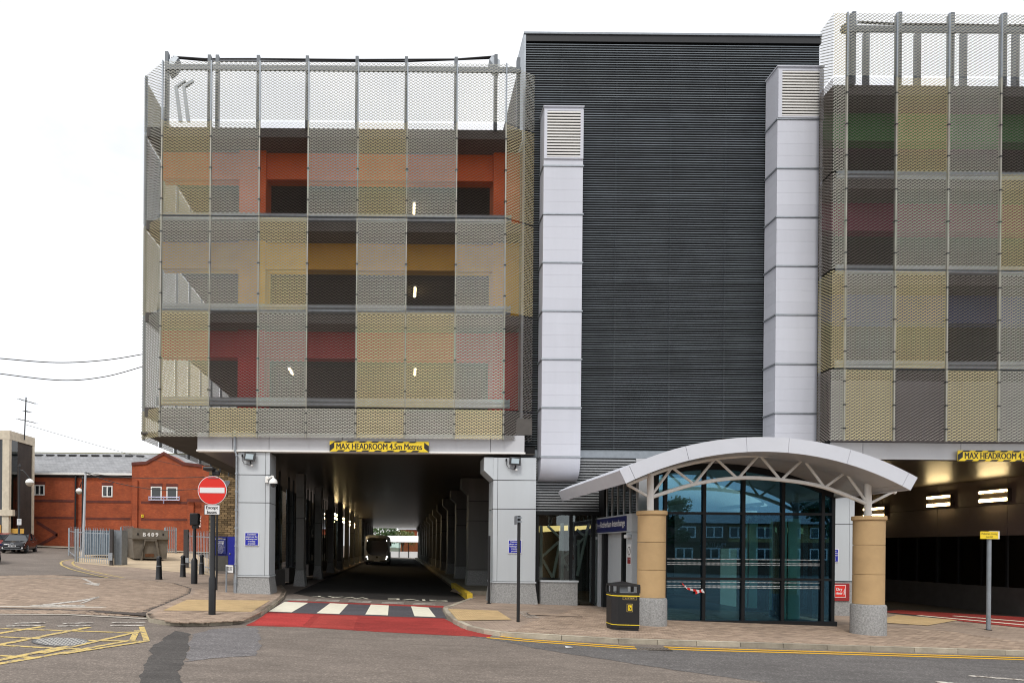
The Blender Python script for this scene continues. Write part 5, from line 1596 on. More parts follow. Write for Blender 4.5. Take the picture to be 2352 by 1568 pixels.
fence('short palisade fence run returning from the left corner into the yard', fa + Vector((-.1, .1, 0)), fc + Vector((-1.2, 0, 0)), 2.15, 8)
g1, g2 = gp(272, 1297.5), gp(256, 1298)
t = thing('gate_post', 'thick dark square gate post at the fence end', 'gate post', g2)
B('post', M('brown post', (0.05, 0.045, 0.045), 0.6, var=0.2), t, -0.09, 0.09, -0.09, 0.09, -0.1, 2.15)
B('lock_box', m_galv, t, -0.16, 0.1, -0.14, -0.091, 0.3, 0.75)
t = thing('folded_gate', 'grey solid gate leaf folded edge on beside the dark gate post', 'gate', g1)
B('leaf', m_steel, t, -0.22, 0.18, 0, 0.9, 0.02, 2.1)
B('edge', m_galv, t, -0.25, -0.221, -0.03, 0.93, 0.0, 2.12)
fence('distant palisade fence run left of the skip behind the trolley', gp(278, 1276), gp(306, 1275), 2.3, 11)
fence('distant palisade fence run between the skip and the brick wall', gp(378, 1270), gp(404, 1270.5), 2.3, 6)
fr, fs = gp(430, 1302), gp(487, 1321)
fence('right palisade fence run behind the traffic signal', fr, fs, 2.2, 17)
t = thing('gate_post', 'thick brown gate post right of the middle bollard', 'gate post', gp(427, 1303))
B('post', MATS['brown post'], t, -0.13, 0.13, -0.1, 0.1, -0.1, 2.3)
B('hinge_box', m_galv, t, -0.2, 0.2, -0.15, -0.101, 0.3, 0.6)
c0 = gp(218, 1280)
t = thing('storage_container', 'blue grey steel storage container standing behind the front fence', 'container', c0)
m_cont = M('blue grey steel', (0.16, 0.21, 0.26), 0.5, 0.2, var=0.15)
B('body', m_cont, t, -0.9, 1.25, 0.3, 2.4, 0.2, 1.95)
for k in range(12): B('rib', m_cont, t, -0.85 + k * 0.175, -0.77 + k * 0.175, 0.26, 0.299, 0.25, 1.9)
B('roof_edge', m_cont, t, -0.95, 1.3, 0.24, 2.45, 1.951, 2.02)
# skip
sk = gp(345, 1287)
t = thing('waste_skip', 'brown grey roll on waste skip stencilled B409 with lifting frame', 'skip', sk)
t.rotation_euler = (0, 0, R(27))
m_skip = M('rusty skip paint', (0.15, 0.13, 0.105), 0.7, 0.1, var=0.35, scale=2.5, bump=0.2, bscale=12)
ks_ = sk.y / F
w0, w1, hs = 38 * ks_, 39 * ks_, 75 * ks_
hv = lambda z: (1287 - z) * ks_
MB().prism([(-w0 + 0.1, 0, 0.16), (w0 - 0.06, 0, 0.12), (w1, 0, hs * 0.68), (-w1, 0, hs * 0.68)], (0, 4.5, 0)).build('body', m_skip, t)
MB().prism([(-w1, -0.12, hs * 0.69), (w1, -0.12, hs * 0.69), (w1, -0.05, hs * 0.93), (-w1, -0.05, hs)], (0, 4.6, 0)).build('upper_hopper', m_skip, t)
B('waist_rail', m_skip, t, -w1 - 0.02, w1 + 0.02, -0.18, 0.05, hs * 0.655, hs * 0.70)
for s in (-1, 1):
    MB().prism([(s * 0.28, -0.16, hs * 0.66), (s * 0.42, -0.16, hs * 0.66), (s * 0.62 + 0.07, -0.16, 0.02), (s * 0.62 - 0.07, -0.16, 0.02)], (0, 0.1, 0)).build('lifting_strut', m_skip, t)
    B('runner', m_black, t, s * 0.55 - 0.06, s * 0.55 + 0.06, 0.05, 4.4, 0.0, 0.15)
    B('light_hole', m_dark, t, s * 0.85 - 0.05, s * 0.85 + 0.05, -0.128, -0.1, hs * 0.78, hs * 0.84)
B('hook_bar', m_skip, t, -0.4, 0.4, -0.2, -0.161, hs * 0.6, hs * 0.64)
B('rust_plate', M('rust', (0.12, 0.05, 0.02), 0.9, var=0.4, scale=8), t, -0.35, 0.25, -0.04, -0.003, 0.28, 0.5)
text('stencil', 'B 4 0 9', m_signw, t, (0, -0.125, hs * 0.80), 1.0, 0.28, bold=0.03)
# trolley with bag
c = gp(291, 1278)
t = thing('shopping_trolley', 'wire shopping trolley holding a white bag beside the skip', 'trolley', c)
for z, w, d in ((0.15, .26, .42), (0.5, .24, .4), (0.62, .26, .44), (0.75, .27, .46), (0.88, .28, .48), (1.0, .29, .5)):
    MB().tube([(-w, -d, z), (w, -d, z), (w, d, z + .04), (-w, d, z + .04), (-w, -d, z)], 0.012, 5).build('wire_hoop', m_galv, t)
mb = MB()
for k in range(9):
    f = k / 8 * 2 - 1
    mb.tube([(f * .24, -.4, .5), (f * .29, -.5, 1.0)], 0.007, 4).tube([(-.24, f * .4, .5), (-.29, f * .5, 1.02)], 0.007, 4).tube([(.24, f * .4, .5), (.29, f * .5, 1.02)], 0.007, 4)
o = mb.build('basket_wires', m_galv, t)
o['kind'] = 'stuff'
for sx in (-1, 1):
    MB().tube([(sx * .26, .42, .15), (sx * .27, .5, 1.05)], 0.014, 6).build('frame_leg', m_galv, t)
    for sy in (-1, 1): MB().lathe((sx * .26, sy * .4, .07), [(0.07, -.02), (0.07, .02)], 12, 'x').build('wheel', m_rubber, t)
bm = bmesh.new()
bmesh.ops.create_icosphere(bm, subdivisions=3, radius=0.3)
for v in bm.verts:
    v.co.x *= 1.1
    v.co.z = v.co.z * 0.75 + 0.06 * math.sin(v.co.x * 17) * math.cos(v.co.y * 13)
    v.co += Vector((0, -0.1, 0.36))
me = bpy.data.meshes.new('bag')
bm.to_mesh(me)
bm.free()
o = link('rubbish_bag', me, M('white plastic bag', (0.6, 0.58, 0.54), 0.4, var=0.2, scale=9), None, True)
o.location = c
tag(o, 'crumpled white rubbish bag lying in the shopping trolley', 'bag')

# ------------------------------------------------------------------ buildings on the left
def wallbox(name, mat, parent, x0, x1, y0, y1, z0, z1): return B(name, mat, parent, x0, x1, y0, y1, z0, z1)
YB = 64
rb = thing('red_brick_building', 'long two storey red brick building with slate roof and gable front', 'building')
zb0 = gz(-30, YB) - 0.3
xl_, xg0, xg1, xr_ = X(-40, YB, 1200), X(303, YB, 1150), X(466, YB, 1150), X(520, YB, 1150)
ze = Z(1088, YB, 200)
B('wall', m_brick, rb, xl_, xg0, YB, YB + 9, zb0, ze)
B('wall', m_brick, rb, xg1, xr_, YB, YB + 9, zb0, ze)
# gable bay, a little forward
yg = YB - 0.5
MB().prism([P(303, 1270, yg), P(466, 1280, yg), P(464, 1068, yg), P(424, 1063, yg), P(418, 1061, yg), P(376, 1038, yg), P(336, 1060, yg), P(303, 1062, yg)], (0, 9, 0)).build('gable_wall', m_brick, rb)
cop = [(302, 1061), (335, 1059), (376, 1036.5), (420, 1060.5), (465, 1066)]
for a, b in zip(cop, cop[1:]):
    p, q = P(*a, yg - 0.1), P(*b, yg - 0.1)
    MB().prism([p, q, q - Vector((0, 0, .28)), p - Vector((0, 0, .28))], (0, 0.5, 0)).build('coping', m_brickd, rb)
def bandz(v, u, Y): return Z(v, Y, u)
for (u0, u1, yy) in ((78, 173, YB), (198, 300, YB), (324, 432, yg)):
    for (va, vb) in ((1147, 1152.5), (1186, 1191)):
        dv_ = 4 if yy == yg else (0 if u0 < 100 else 2)
        B('brick_band', m_brickd, rb, X(u0, yy, 1150), X(u1, yy, 1150), yy - 0.025, yy - 0.001, Z(vb + dv_, yy, (u0 + u1) / 2), Z(va + dv_, yy, (u0 + u1) / 2))
for a, b in (((84, 1194), (132, 1224)), ((132, 1224), (84, 1251))):
    p, q = P(*a, YB - 0.03), P(*b, YB - 0.03)
    MB().prism([p, q, q - Vector((0, 0, .32)), p - Vector((0, 0, .32))], (0, 0.028, 0)).build('brick_chevron', m_brickd, rb)
for u0, u1, yy in ((306, 317, yg), (172, 178, YB), (186, 192, YB), (432, 446, yg)):
    B('pilaster', m_brick, rb, X(u0, yy, 1180), X(u1, yy, 1180), yy - 0.2, yy - 0.002, zb0, Z(1102 if u0 != 432 else 1150, yy, u0))
MB().tube([(X(176, YB, 1180), YB - 0.25, zb0), (X(176, YB, 1180), YB - 0.25, ze)], 0.09, 8).build('downpipe', m_black, rb)
B('gutter', m_white, rb, xl_, xg0 + 0.15, YB - 0.4, YB - 0.02, ze - 0.12, ze + 0.06)
B('fascia_board', m_black, rb, xl_, xg0, YB - 0.02, YB + 0.1, ze - 0.35, ze - 0.01)
zr = Z(1040, YB + 5, 200)
MB().prism([(xl_, YB - 0.3, ze + 0.07), (xl_, YB + 5, zr), (xl_, YB + 10, ze + 0.07)], (xr_ - xl_, 0, 0)).build('roof', m_slate, rb)
n = 40
for k in range(n):
    x = lerp(xl_, xr_, k / n)
    MB().prism([(x, YB + 4.8, zr - 0.12), (x, YB + 5, zr + 0.05), (x, YB + 5.2, zr - 0.12)], ((xr_ - xl_) / n - 0.03, 0, 0)).build('ridge_tile', m_ridge, rb)
for k in range(13):
    u = 92 + k * 25.8
    yy = YB + 4.3
    zc = lerp(ze, zr, 0.87)
    if not 330 < u < 425:
        x = X(u, yy, 1050)
        B('roof_vent', m_black, rb, x - 0.35, x + 0.35, yy - 0.35, yy, zc - 0.1, zc + 0.04)
def window(parent, u0, u1, v0, v1, Y, panes=2, frame=m_white, lintel=True, fw=0.1):
    um = (u0 + u1) / 2
    x0, x1, z0, z1 = X(u0, Y, v0), X(u1, Y, v0), Z(v1, Y, um), Z(v0, Y, um)
    w = B('window', m_glsoft, parent, x0, x1, Y - 0.02, Y + 0.03, z0, z1)
    B('frame', frame, w, x0, x1, Y - 0.07, Y - 0.021, z1 - fw, z1)
    B('frame', frame, w, x0, x1, Y - 0.07, Y - 0.021, z0, z0 + fw)
    for k in range(panes + 1):
        x = lerp(x0 + fw / 2, x1 - fw / 2, k / panes)
        B('frame', frame, w, x - fw / 2, x + fw / 2, Y - 0.069, Y - 0.022, z0 + fw, z1 - fw)
    if lintel: B('lintel', m_brickd, w, x0 - 0.05, x1 + 0.05, Y - 0.03, Y - 0.002, z1 + 0.01, z1 + 0.3)
window(rb, 80, 103, 1113, 1137, YB)
window(rb, 235, 259, 1115, 1141, YB)
window(rb, 347, 372, 1117, 1149, yg, 1)
window(rb, 383, 408, 1118, 1149, yg, 1)
t = thing('window_rail', 'pale blue metal safety rail across the two gable windows', 'railing')
m_rail = M('pale blue rail', (0.42, 0.42, 0.58), 0.4, 0.3)
for v in (1141, 1147.5):
    MB().tube([P(342, v, yg - 0.2), P(412, v + 0.5, yg - 0.2)], 0.05, 6).build('bar', m_rail, t)
for u in (342, 376, 412): MB().tube([P(u, 1139, yg - 0.2), P(u, 1149 if u != 376 else 1156, yg - 0.2)], 0.05, 6).build('upright', m_rail, t)
t, w, h = board('alarm_box', 'small yellow alarm box on the red brick wall', 'alarm', 324.5, 329.5, 1181, 1187.5, yg - 0.1, m_yel, None, 0.1)
B('label_strip', m_ink, t, -w * .5, w * .5, -0.01, -0.001, -h * .5, -h * .2)
B('label_mark', m_ink, t, -w * .25, w * .25, -0.01, -0.001, 0, h * .5)
# white pointed brick grille at the right
gx0, gx1, gzb, gzt = X(457, yg, 1200), X(479, yg, 1200), Z(1212, yg, 468), Z(1184, yg, 468)
t = thing('rebuilt_brick_panel', 'patch of red brick with thick white mortar beside the signal head', 'wall', (0, 0, 0))
B('mortar', m_white, t, gx0, gx1, yg - 0.05, yg - 0.005, gzb, gzt)
br = MB().box(0, 0.26, -0.03, 0, 0, 0.085).mesh('brick')
br.materials.append(m_brick)
rows = int((gzt - gzb) / 0.125)
for j in range(rows):
    x = gx0 + 0.03 + (0.15 if j % 2 else 0)
    while x < gx1 - 0.28:
        o = bpy.data.objects.new('brick', br)
        COL.objects.link(o)
        o.parent = t
        o.location = (x, yg - 0.051, gzb + 0.02 + j * 0.125)
        x += 0.31
# rear pale part further right
B('side_wing', m_brick, rb, X(466, yg, 1150), X(482, yg, 1150), yg - 0.4, yg + 8, zb0, Z(1070, yg, 470))
B('wing_band', m_brickd, rb, X(432, yg, 1150), X(482, yg, 1150), yg - 0.43, yg - 0.401, Z(1153, yg, 460), Z(1146, yg, 460))

# brown brick building behind the left pillar
YBB = 39
bb_ = thing('brown_brick_building', 'rough brown brick building behind the left pillar', 'building')
bx0, bx1 = X(480, YBB, 1200), -9.0
zg2 = gz(-10, YBB)
B('wall', m_brown, bb_, bx0, bx1, YBB, YBB + 24, zg2 - 0.3, Z(1040, YBB, 510))
bk = MB().box(-0.168, 0.168, -0.03, 0, -0.053, 0.053).mesh('brick')
bk.materials.append(M('rough brown brick', (0.25, 0.17, 0.085), 0.9, var=0.35, scale=5, bump=0.6, bscale=30, rand=0.45))
zq, jq = Z(1229, YBB, 510), 0
while zq < Z(1052, YBB, 510):
    xq = bx0 + 0.17 + (0.18 if jq % 2 else 0)
    while xq < bx1 - 0.16:
        o = bpy.data.objects.new('brick', bk)
        COL.objects.link(o)
        o.parent = bb_
        o.location = (xq, YBB - random.uniform(0.002, 0.02), zq)
        o.rotation_euler = (0, random.gauss(0, 0.01), random.gauss(0, 0.01))
        o.scale = (random.uniform(0.92, 1.02), 1, random.uniform(0.9, 1.02))
        xq += 0.36
    zq += 0.125
    jq += 1
B('render_panel', M('grey render', (0.10, 0.095, 0.085), 0.8, var=0.2, scale=3), bb_, X(493, YBB, 1290), X(524, YBB, 1290), YBB - 0.05, YBB - 0.002, zg2 - 0.1, Z(1276, YBB, 510))
B('blue_paint', M('blue wall paint', (0.012, 0.02, 0.22), 0.6, var=0.3, scale=5), bb_, X(493, YBB, 1250), X(540, YBB, 1250), YBB - 0.03, YBB - 0.001, Z(1275, YBB, 510), Z(1231, YBB, 510))
dr = B('door', m_blue, bb_, X(525, YBB, 1290), X(540, YBB, 1290), YBB - 0.07, YBB - 0.031, zg2, Z(1233, YBB, 530))
B('handle', m_galv, dr, X(527, YBB, 1290), X(530, YBB, 1290), YBB - 0.12, YBB - 0.071, Z(1272, YBB, 530), Z(1269, YBB, 530))
t, w, h = board('pay_station_sign', 'navy pay station sign with white arrow on the brown brick building', 'sign', 493, 519, 1232, 1271, YBB - 0.1, M('deep blue board', (0.01, 0.02, 0.17), 0.4), None, 0.05)
text('sign_lettering', 'Welcome to', m_yel, t, (0, -0.003, h * .86), w * 0.7, 0.05)
text('sign_lettering', 'Rotherham Interchange', m_signw, t, (0, -0.003, h * .72), w * 1.8, 0.08)
text('sign_lettering', 'PAY STATION', m_signw, t, (0, -0.003, h * .42), w * 1.3, 0.09, bold=0.01)
MB().prism([(-w * .6, -.004, h * .16), (w * .4, -.004, h * .16), (w * .3, -.004, h * .05), (w * .65, -.004, h * .2), (w * .3, -.004, h * .34), (w * .4, -.004, h * .23), (-w * .6, -.004, h * .23)], (0, .003, 0)).build('arrow', m_signw, t)
text('sign_lettering', 'This door will be shut\ndaily from 1900 hours\nMonday to Saturday and\nall day Sunday\nAlternative Entrance to\nCar Park is situated on\nthe Interchange\nConcourse', m_signw, t, (0, -0.003, -h * .45), w * 1.5, h * 0.95)

# concrete framed building on the far left
cb = thing('concrete_frame_building', 'dark brick building with pale concrete frame at the left edge', 'building')
XC0 = X(20, 58, 1100)
yc1 = (XC0 * F) / (78 - 916 - 1) 
zc0, zct = gz(-34, 58) - 0.3, Z(988, 58, 20)
B('brick_wall', m_dbrick, cb, XC0 - 12, XC0 - 0.05, 58.35, yc1 - 0.1, zc0, zct - 0.7)
B('roof_band', m_pale, cb, XC0 - 12, XC0 + 0.05, 58, yc1, zct - 0.75, zct)
B('corner_column', m_pale, cb, XC0 - 0.55, XC0 + 0.02, 58.0, 58.36, zc0, zct - 0.76)
B('rear_column', m_pale, cb, XC0 - 0.3, XC0 + 0.03, yc1 - 0.35, yc1, zc0, zct - 0.76)
B('floor_band', m_pale, cb, XC0 - 12, XC0 + 0.4, 57.9, 58.3, Z(1184, 58, 20), Z(1170, 58, 20))
for r, (va, vb) in enumerate(((1006, 1170), (1184, 1240))):
    B('window', m_glsoft, cb, XC0 - 12, XC0 - 0.56, 58.1, 58.2, Z(vb, 58, 10), Z(va, 58, 10))
    B('window', glass('tinted window', (0.3, 0.4, 0.4)), cb, XC0 - 0.06, XC0 + 0.01, 58.37, 59.3, Z(vb, 58.5, 30), Z(va, 58.5, 30))
for k in range(5): B('window_bar', m_frame, cb, XC0 - 0.9 - k, XC0 - 0.84 - k, 58.03, 58.09, Z(1240, 58, 10), Z(1006, 58, 10))
B('hoarding', M('orange hoarding board', (0.62, 0.36, 0.07), 0.8, var=0.2), cb, XC0 + 0.03, XC0 + 1.1, 58.4, 58.45, zc0, Z(1213, 58, 35))
B('hoarding', MATS['orange hoarding board'], cb, XC0 - 6, XC0 - 0.6, 57.95, 58.0, zc0, Z(1205, 58, 5))
# television aerial
t = thing('television_aerial', 'thin rooftop television aerial mast above the concrete building', 'aerial')
YA = 60
MB().tube([P(56, 1010, YA), P(60, 912, YA)], 0.05, 6).build('mast', m_black, t)
for (u0, v0, u1, v1) in ((44, 916, 82, 927), (42, 962, 82, 971), (56, 943, 68, 946)):
    MB().tube([P(u0, v0, YA), P(u1, v1, YA)], 0.025, 5).build('boom', m_black, t)
    for k in range(9):
        p = lerp(P(u0, v0, YA), P(u1, v1, YA), k / 8)
        MB().tube([p + Vector((-.03, -.3, -.06)), p + Vector((.03, .3, .06))], 0.012, 4).build('element', m_black, t)

def lamp(label, u, vtop, gu, gv, r, Y):
    x = X(u, Y, vtop)
    zg = gz(x, Y)
    t = thing('street_lamp', label, 'street lamp', (x, Y, zg), 'black swan neck street lamps')
    zt = Z(vtop, Y, u) - zg
    MB().lathe((0, 0, 0), [(0.12, -.1), (0.12, 1.2), (0.08, 1.3), (0.06, zt), (0.1, zt + .05), (0.05, zt + .25)], 12).build('post', m_black, t, smooth=True)
    gx, gzz = X(gu, Y, gv) - x, Z(gv, Y, gu) - zg
    rr = r * Y / F
    MB().tube(smoothline([Vector((0, 0, zt - .25)), Vector((gx * .35, 0, zt - .3)), Vector((gx * .8, 0, zt - .7)), Vector((gx, 0, gzz + rr))]), 0.045, 8).build('arm', m_black, t, smooth=True)
    MB().lathe((gx, 0, gzz), [(rr, 0.0), (rr * .95, rr * .35), (rr * .75, rr * .7), (rr * .35, rr * .95), (0.05, rr * 1.05)], 18).build('hood', m_white, t, smooth=True)
    MB().lathe((gx, 0, gzz), [(0.05, -rr * .95), (rr * .5, -rr * .8), (rr * .85, -rr * .45), (rr * .98, -0.02)], 18).build('globe', M('lamp globe', (0.55, 0.5, 0.42), 0.2), t, smooth=True)
lamp('street lamp with globe in front of the dark brick wall', 45, 1072, 68, 1108, 9, 55)
lamp('street lamp with globe in front of the red brick wall', 190, 1100, 182, 1128, 7.5, 61)
for (u0, u1, v0, v1, Y, lab) in ((39, 49, 1191, 1205, 54.6, 'small white notice plate on the left street lamp post'), (191, 196, 1194, 1208, 60.6, 'small white notice plate on the street lamp by the red wall')):
    t, w, h = board('notice_plate', lab, 'notice', u0, u1, v0, v1, Y, m_signw)
    for k in range(4): B('print_line', m_steel, t, -w * .7, w * .7, -0.004, -0.001, h * (.6 - k * .4) - .02, h * (.6 - k * .4) + .02)
# leaning pale mast with wires
t = thing('leaning_mast', 'tall leaning pale mast behind the palisade fence', 'mast', (0, 0, 0))
pb = gp(190, 1283)
MB().tube([P(190, 1283, 50), P(196.5, 1085, 50)], 0.1, 10, r2=0.07).build('mast', M('pale mast', (0.5, 0.53, 0.57), 0.5), t, smooth=True)
MB().lathe(P(196.5, 1085, 50), [(0.09, -.02), (0.09, .06)], 10).build('cap', m_galv, t)
def cable(label, pts, r=0.02):
    o = MB().tube(smoothline([Vector(p) for p in pts], 8), r, 5).build('overhead_cable', m_black, None)
    tag(o, label, 'cable')
cable('upper overhead cable sagging from the left edge to the mesh block', [P(-60, 817, 27), P(0, 823, 27), P(130, 832.5, 27), P(240, 827, 27), P(330, 813, 27)])
cable('lower overhead cable sagging from the left edge to the mesh block', [P(-60, 848, 28), P(0, 858, 28), P(140, 873, 28), P(240, 865, 28), P(330, 841, 28)])
cable('thin black wire from the mast top to the sign side', [P(197, 1085, 50), P(260, 1093, 50), P(350, 1098, 50), P(470, 1095, 50)], 0.025)
cable('lower black wire drooping from the mast across the windows', [P(197, 1085, 50), P(250, 1104, 50), P(320, 1119, 50), P(380, 1125, 50), P(455, 1123, 50)], 0.025)
cable('faint long wire from the aerial down to the brick roof', [P(60, 975, 60), P(180, 1010, 60), P(300, 1043, 60), P(420, 1070, 60)], 0.018)

# ------------------------------------------------------------------ vehicles
def car(label, paint, loc, rz_, plate=None, chev=False):
    t = thing('parked_car', label, 'car', loc, 'parked cars')
    t.rotation_euler = (0, 0, rz_)
    # length along local -Y (front at -Y); stations of (y, half width, sill z, belt z)
    st = [(-2.05, .55, .32, .60), (-1.98, .74, .24, .70), (-1.75, .84, .20, .80), (-1.2, .87, .18, .90), (-.6, .88, .18, .95), (.4, .885, .18, .97), (1.2, .88, .2, .98), (1.75, .84, .24, .98), (2.0, .74, .3, .92), (2.06, .6, .36, .8)]
    mb = MB()
    n = 10
    for y, w, z0, z1 in st:
        zm = lerp(z0, z1, .62)
        mb.v += [(-w * .86, y, z0), (-w, y, lerp(z0, z1, .2)), (-w * 1.01, y, zm), (-w * .96, y, z1 - .03), (-w * .88, y, z1), (w * .88, y, z1), (w * .96, y, z1 - .03), (w * 1.01, y, zm), (w, y, lerp(z0, z1, .2)), (w * .86, y, z0)]
    for k in range(len(st) - 1):
        for q in range(n):
            mb.f.append((k * n + q, k * n + (q + 1) % n, (k + 1) * n + (q + 1) % n, (k + 1) * n + q))
    mb.f += [tuple(range(n)), tuple((len(st) - 1) * n + q for q in range(n - 1, -1, -1))]
    mb.build('body', paint, t, smooth=True)
    cab = [(-1.15, .80, .90, .90), (-.35, .70, .93, 1.36), (.1, .68, .95, 1.45), (.8, .67, .97, 1.44), (1.45, .66, .98, 1.32), (1.95, .70, .94, .98)]
    mb = MB()
    for y, w, z0, z1 in cab:
        mb.v += [(-.82, y, z0), (-w, y, z1), (w, y, z1), (.82, y, z0)]
    for k in range(len(cab) - 1):
        for q in range(4):
            mb.f.append((k * 4 + q, k * 4 + (q + 1) % 4, (k + 1) * 4 + (q + 1) % 4, (k + 1) * 4 + q))
    mb.f += [(0, 1, 2, 3), (23, 22, 21, 20)]
    mb.build('windows', m_glsoft, t)
    MB().prism([(-.70, -.35, 1.365), (.70, -.35, 1.365), (.68, .1, 1.46), (.67, .8, 1.45), (.66, 1.45, 1.33), (-.66, 1.45, 1.33), (-.67, .8, 1.45), (-.68, .1, 1.46)], (0, 0, 0.025)).build('roof', paint, t)
    for s in (-1, 1):
        MB().tube([(s * .83, -1.15, .91), (s * .72, -.35, 1.38)], 0.04, 6).build('pillar', paint, t)
        MB().tube([(s * .85, .35, .97), (s * .70, .35, 1.45)], 0.04, 6).build('pillar', paint, t)
        MB().prism([(s * .86, 1.1, .97), (s * .86, 1.9, .97), (s * .70, 1.5, 1.33), (s * .70, 1.15, 1.42)], (s * -.03, 0, 0)).build('pillar', paint, t)
        B('mirror', paint, t, s * .98 - .1, s * .98 + .1, -.75, -.62, .95, 1.08, bevel=0.03)
        MB().prism([(s * .80, -1.88, .58), (s * .50, -2.03, .56), (s * .52, -1.99, .68), (s * .84, -1.62, .76)], (0, 0.03, 0.01)).build('headlight', M('headlight glass', (0.7, 0.72, 0.75), 0.1), t)
        MB().lathe((s * .66, -2.0, .36), [(0.06, -.02), (0.06, .02)], 12, 'y').build('fog_light', m_signw, t)
        B('door_handle', m_galv, t, s * .895 - .02, s * .895 + .02, .15, .32, .80, .83)
        for y in (-1.28, 1.28):
            w = MB().lathe((s * .78, y, .31), [(.22, -.11), (.31, -.10), (.32, 0), (.31, .10), (.22, .11)], 24, 'x').build('wheel', m_rubber, t, smooth=True)
            rim = MB().lathe((s * .885, y, .31), [(.21, -.02), (.21, .012), (.18, .02), (.05, .012)], 20, 'x').build('rim', m_dark, w)
            for k in range(5):
                a = k * math.tau / 5
                c, sn = math.cos(a), math.sin(a)
                MB().prism([(s * .905, y + c * .03 - sn * .03, .31 + sn * .03 + c * .03), (s * .905, y + c * .2 - sn * .02, .31 + sn * .2 + c * .02), (s * .905, y + c * .2 + sn * .02, .31 + sn * .2 - c * .02), (s * .905, y + c * .03 + sn * .03, .31 + sn * .03 - c * .03)], (s * .012, 0, 0)).build('spoke', m_galv, w)
    B('grille', m_dark, t, -.5, .5, -2.075, -2.04, .34, .54)
    for z in (.4, .58): B('chrome_strip', m_galv, t, -.52, .52, -2.085, -2.055, z, z + .02)
    B('bumper_lip', m_galv, t, -.7, .7, -2.06, -2.0, .27, .30)
    if chev:
        for k in range(2):
            z = .60 + k * .055
            MB().prism([(-.12, -2.10, z), (0, -2.10, z + .07), (.12, -2.10, z), (.12, -2.10, z + .03), (0, -2.10, z + .1), (-.12, -2.10, z + .03)], (0, .03, 0)).build('badge', m_galv, t)
    if plate:
        B('number_plate', m_signw, t, -.26, .26, -2.10, -2.09, .44, .55)
        text('plate_lettering', plate, m_ink, t, (0, -2.101, .495), .42, .08, bold=0.02)
    return t
def cpaint(n, c): return M(n, c, 0.18, 0.2, spec=0.7)
g = gp(8, 1270)
car('black hatchback with chrome grille parked before the dark brick building', cpaint('black car paint', (0.012, 0.012, 0.016)), (g.x + 0.1, g.y + 2.0, gz(g.x, g.y + 1.6)), R(15), 'R8 PBB', True)
car('dark red car mostly hidden behind the black hatchback', cpaint('red car paint', (0.25, 0.012, 0.015)), (g.x - 2.6, g.y + 4.2, gz(g.x, g.y + 3) + 0.02), R(14))
g = gp(-30, 1296)
car('dark blue car just entering at the left picture edge', cpaint('blue car paint', (0.01, 0.018, 0.11)), (g.x - 1.5, g.y + 1.7, gz(g.x - 1.5, g.y + 1.7)), R(38))

# bus far down the lane
YBUS = 68
bx = X(866, YBUS, 1260)
t = thing('bus', 'single deck bus with lit headlamps far down the dark lane', 'bus', (bx, YBUS, rz(bx, 60)))
m_bus = M('grey bus paint', (0.30, 0.30, 0.32), 0.4, 0.2, var=0.1)
def sect(y, s, z0, z1):
    return [(x * s, y, lerp(z0, z1, f)) for x, f in ((-1.2, 0), (-1.25, .12), (-1.25, .8), (-1.15, .95), (-.9, 1), (.9, 1), (1.15, .95), (1.25, .8), (1.25, .12), (1.2, 0))]
mb = MB()
for y, s, z0, z1 in ((-0.25, .80, .45, 2.7), (-.08, .95, .35, 2.92), (.25, 1, .32, 3.0), (11, 1, .32, 3.0)): mb.v += sect(y, s, z0, z1)
for k in range(3):
    for q in range(10): mb.f.append((k * 10 + q, k * 10 + (q + 1) % 10, (k + 1) * 10 + (q + 1) % 10, (k + 1) * 10 + q))
mb.f += [tuple(range(10)), tuple(range(39, 29, -1))]
mb.build('body', m_bus, t, smooth=True)
MB().prism([(-1.02, -.29, 2.55), (-.85, -.29, 2.72), (.85, -.29, 2.72), (1.02, -.29, 2.55), (1.06, -.29, 1.55), (.9, -.29, 1.2), (.5, -.29, 1.0), (-.5, -.29, 1.0), (-.9, -.29, 1.2), (-1.06, -.29, 1.55)], (0, .03, 0)).build('windscreen', m_glsoft, t)
B('destination_panel', m_dark, t, -.7, .7, -.31, -.295, 2.46, 2.68)
text('destination_lettering', 'Not In Service 21', M('dim display', (0.16, 0.14, 0.1), 0.6), t, (0, -.311, 2.57), 1.1, 0.12)
m_hl = M('lit headlamp', (1, 1, 1), 0.3, emit=((1, .97, .9), 6))
for s in (-1, 1):
    B('headlamp_cluster', m_dark, t, s * .98 - .14, s * .98 + .14, -.275, -.2, .55, .95)
    MB().lathe((s * 1.0, -.28, .84), [(.085, -.02), (.085, .02)], 12, 'y').build('headlamp', m_hl, t)
    MB().lathe((s * .92, -.28, .64), [(.05, -.02), (.05, .02)], 12, 'y').build('headlamp', m_hl, t)
    MB().lathe((s * .95, -.3, 2.45), [(.04, -.02), (.04, .02)], 10, 'y').build('marker_lamp', m_hl, t)
    B('mirror', m_black, t, s * 1.36 - .09, s * 1.36 + .09, -.45, -.35, 1.9, 2.35, bevel=0.03)
    MB().tube([(s * 1.2, -.1, 2.5), (s * 1.36, -.4, 2.4)], 0.02, 6).build('mirror_arm', m_black, t)
    for y in (2.6, 8.4): MB().lathe((s * 1.1, y, .46), [(.3, -.14), (.46, -.12), (.46, .12), (.3, .14)], 20, 'x').build('wheel', m_rubber, t)
    for k in range(6): B('side_window', m_glsoft, t, s * 1.252 - .01, s * 1.252 + .01, .6 + k * 1.7, 2.2 + k * 1.7, 1.3, 2.5)
B('number_plate', m_signw, t, -.26, .26, -.29, -.27, .40, .51)
text('plate_lettering', 'YJ12 LKB', m_ink, t, (0, -.291, .455), .44, .07, bold=0.02)
MB().lathe((0, -.28, .82), [(.1, -.005), (.1, .01)], 16, 'y').build('badge', m_black, t)
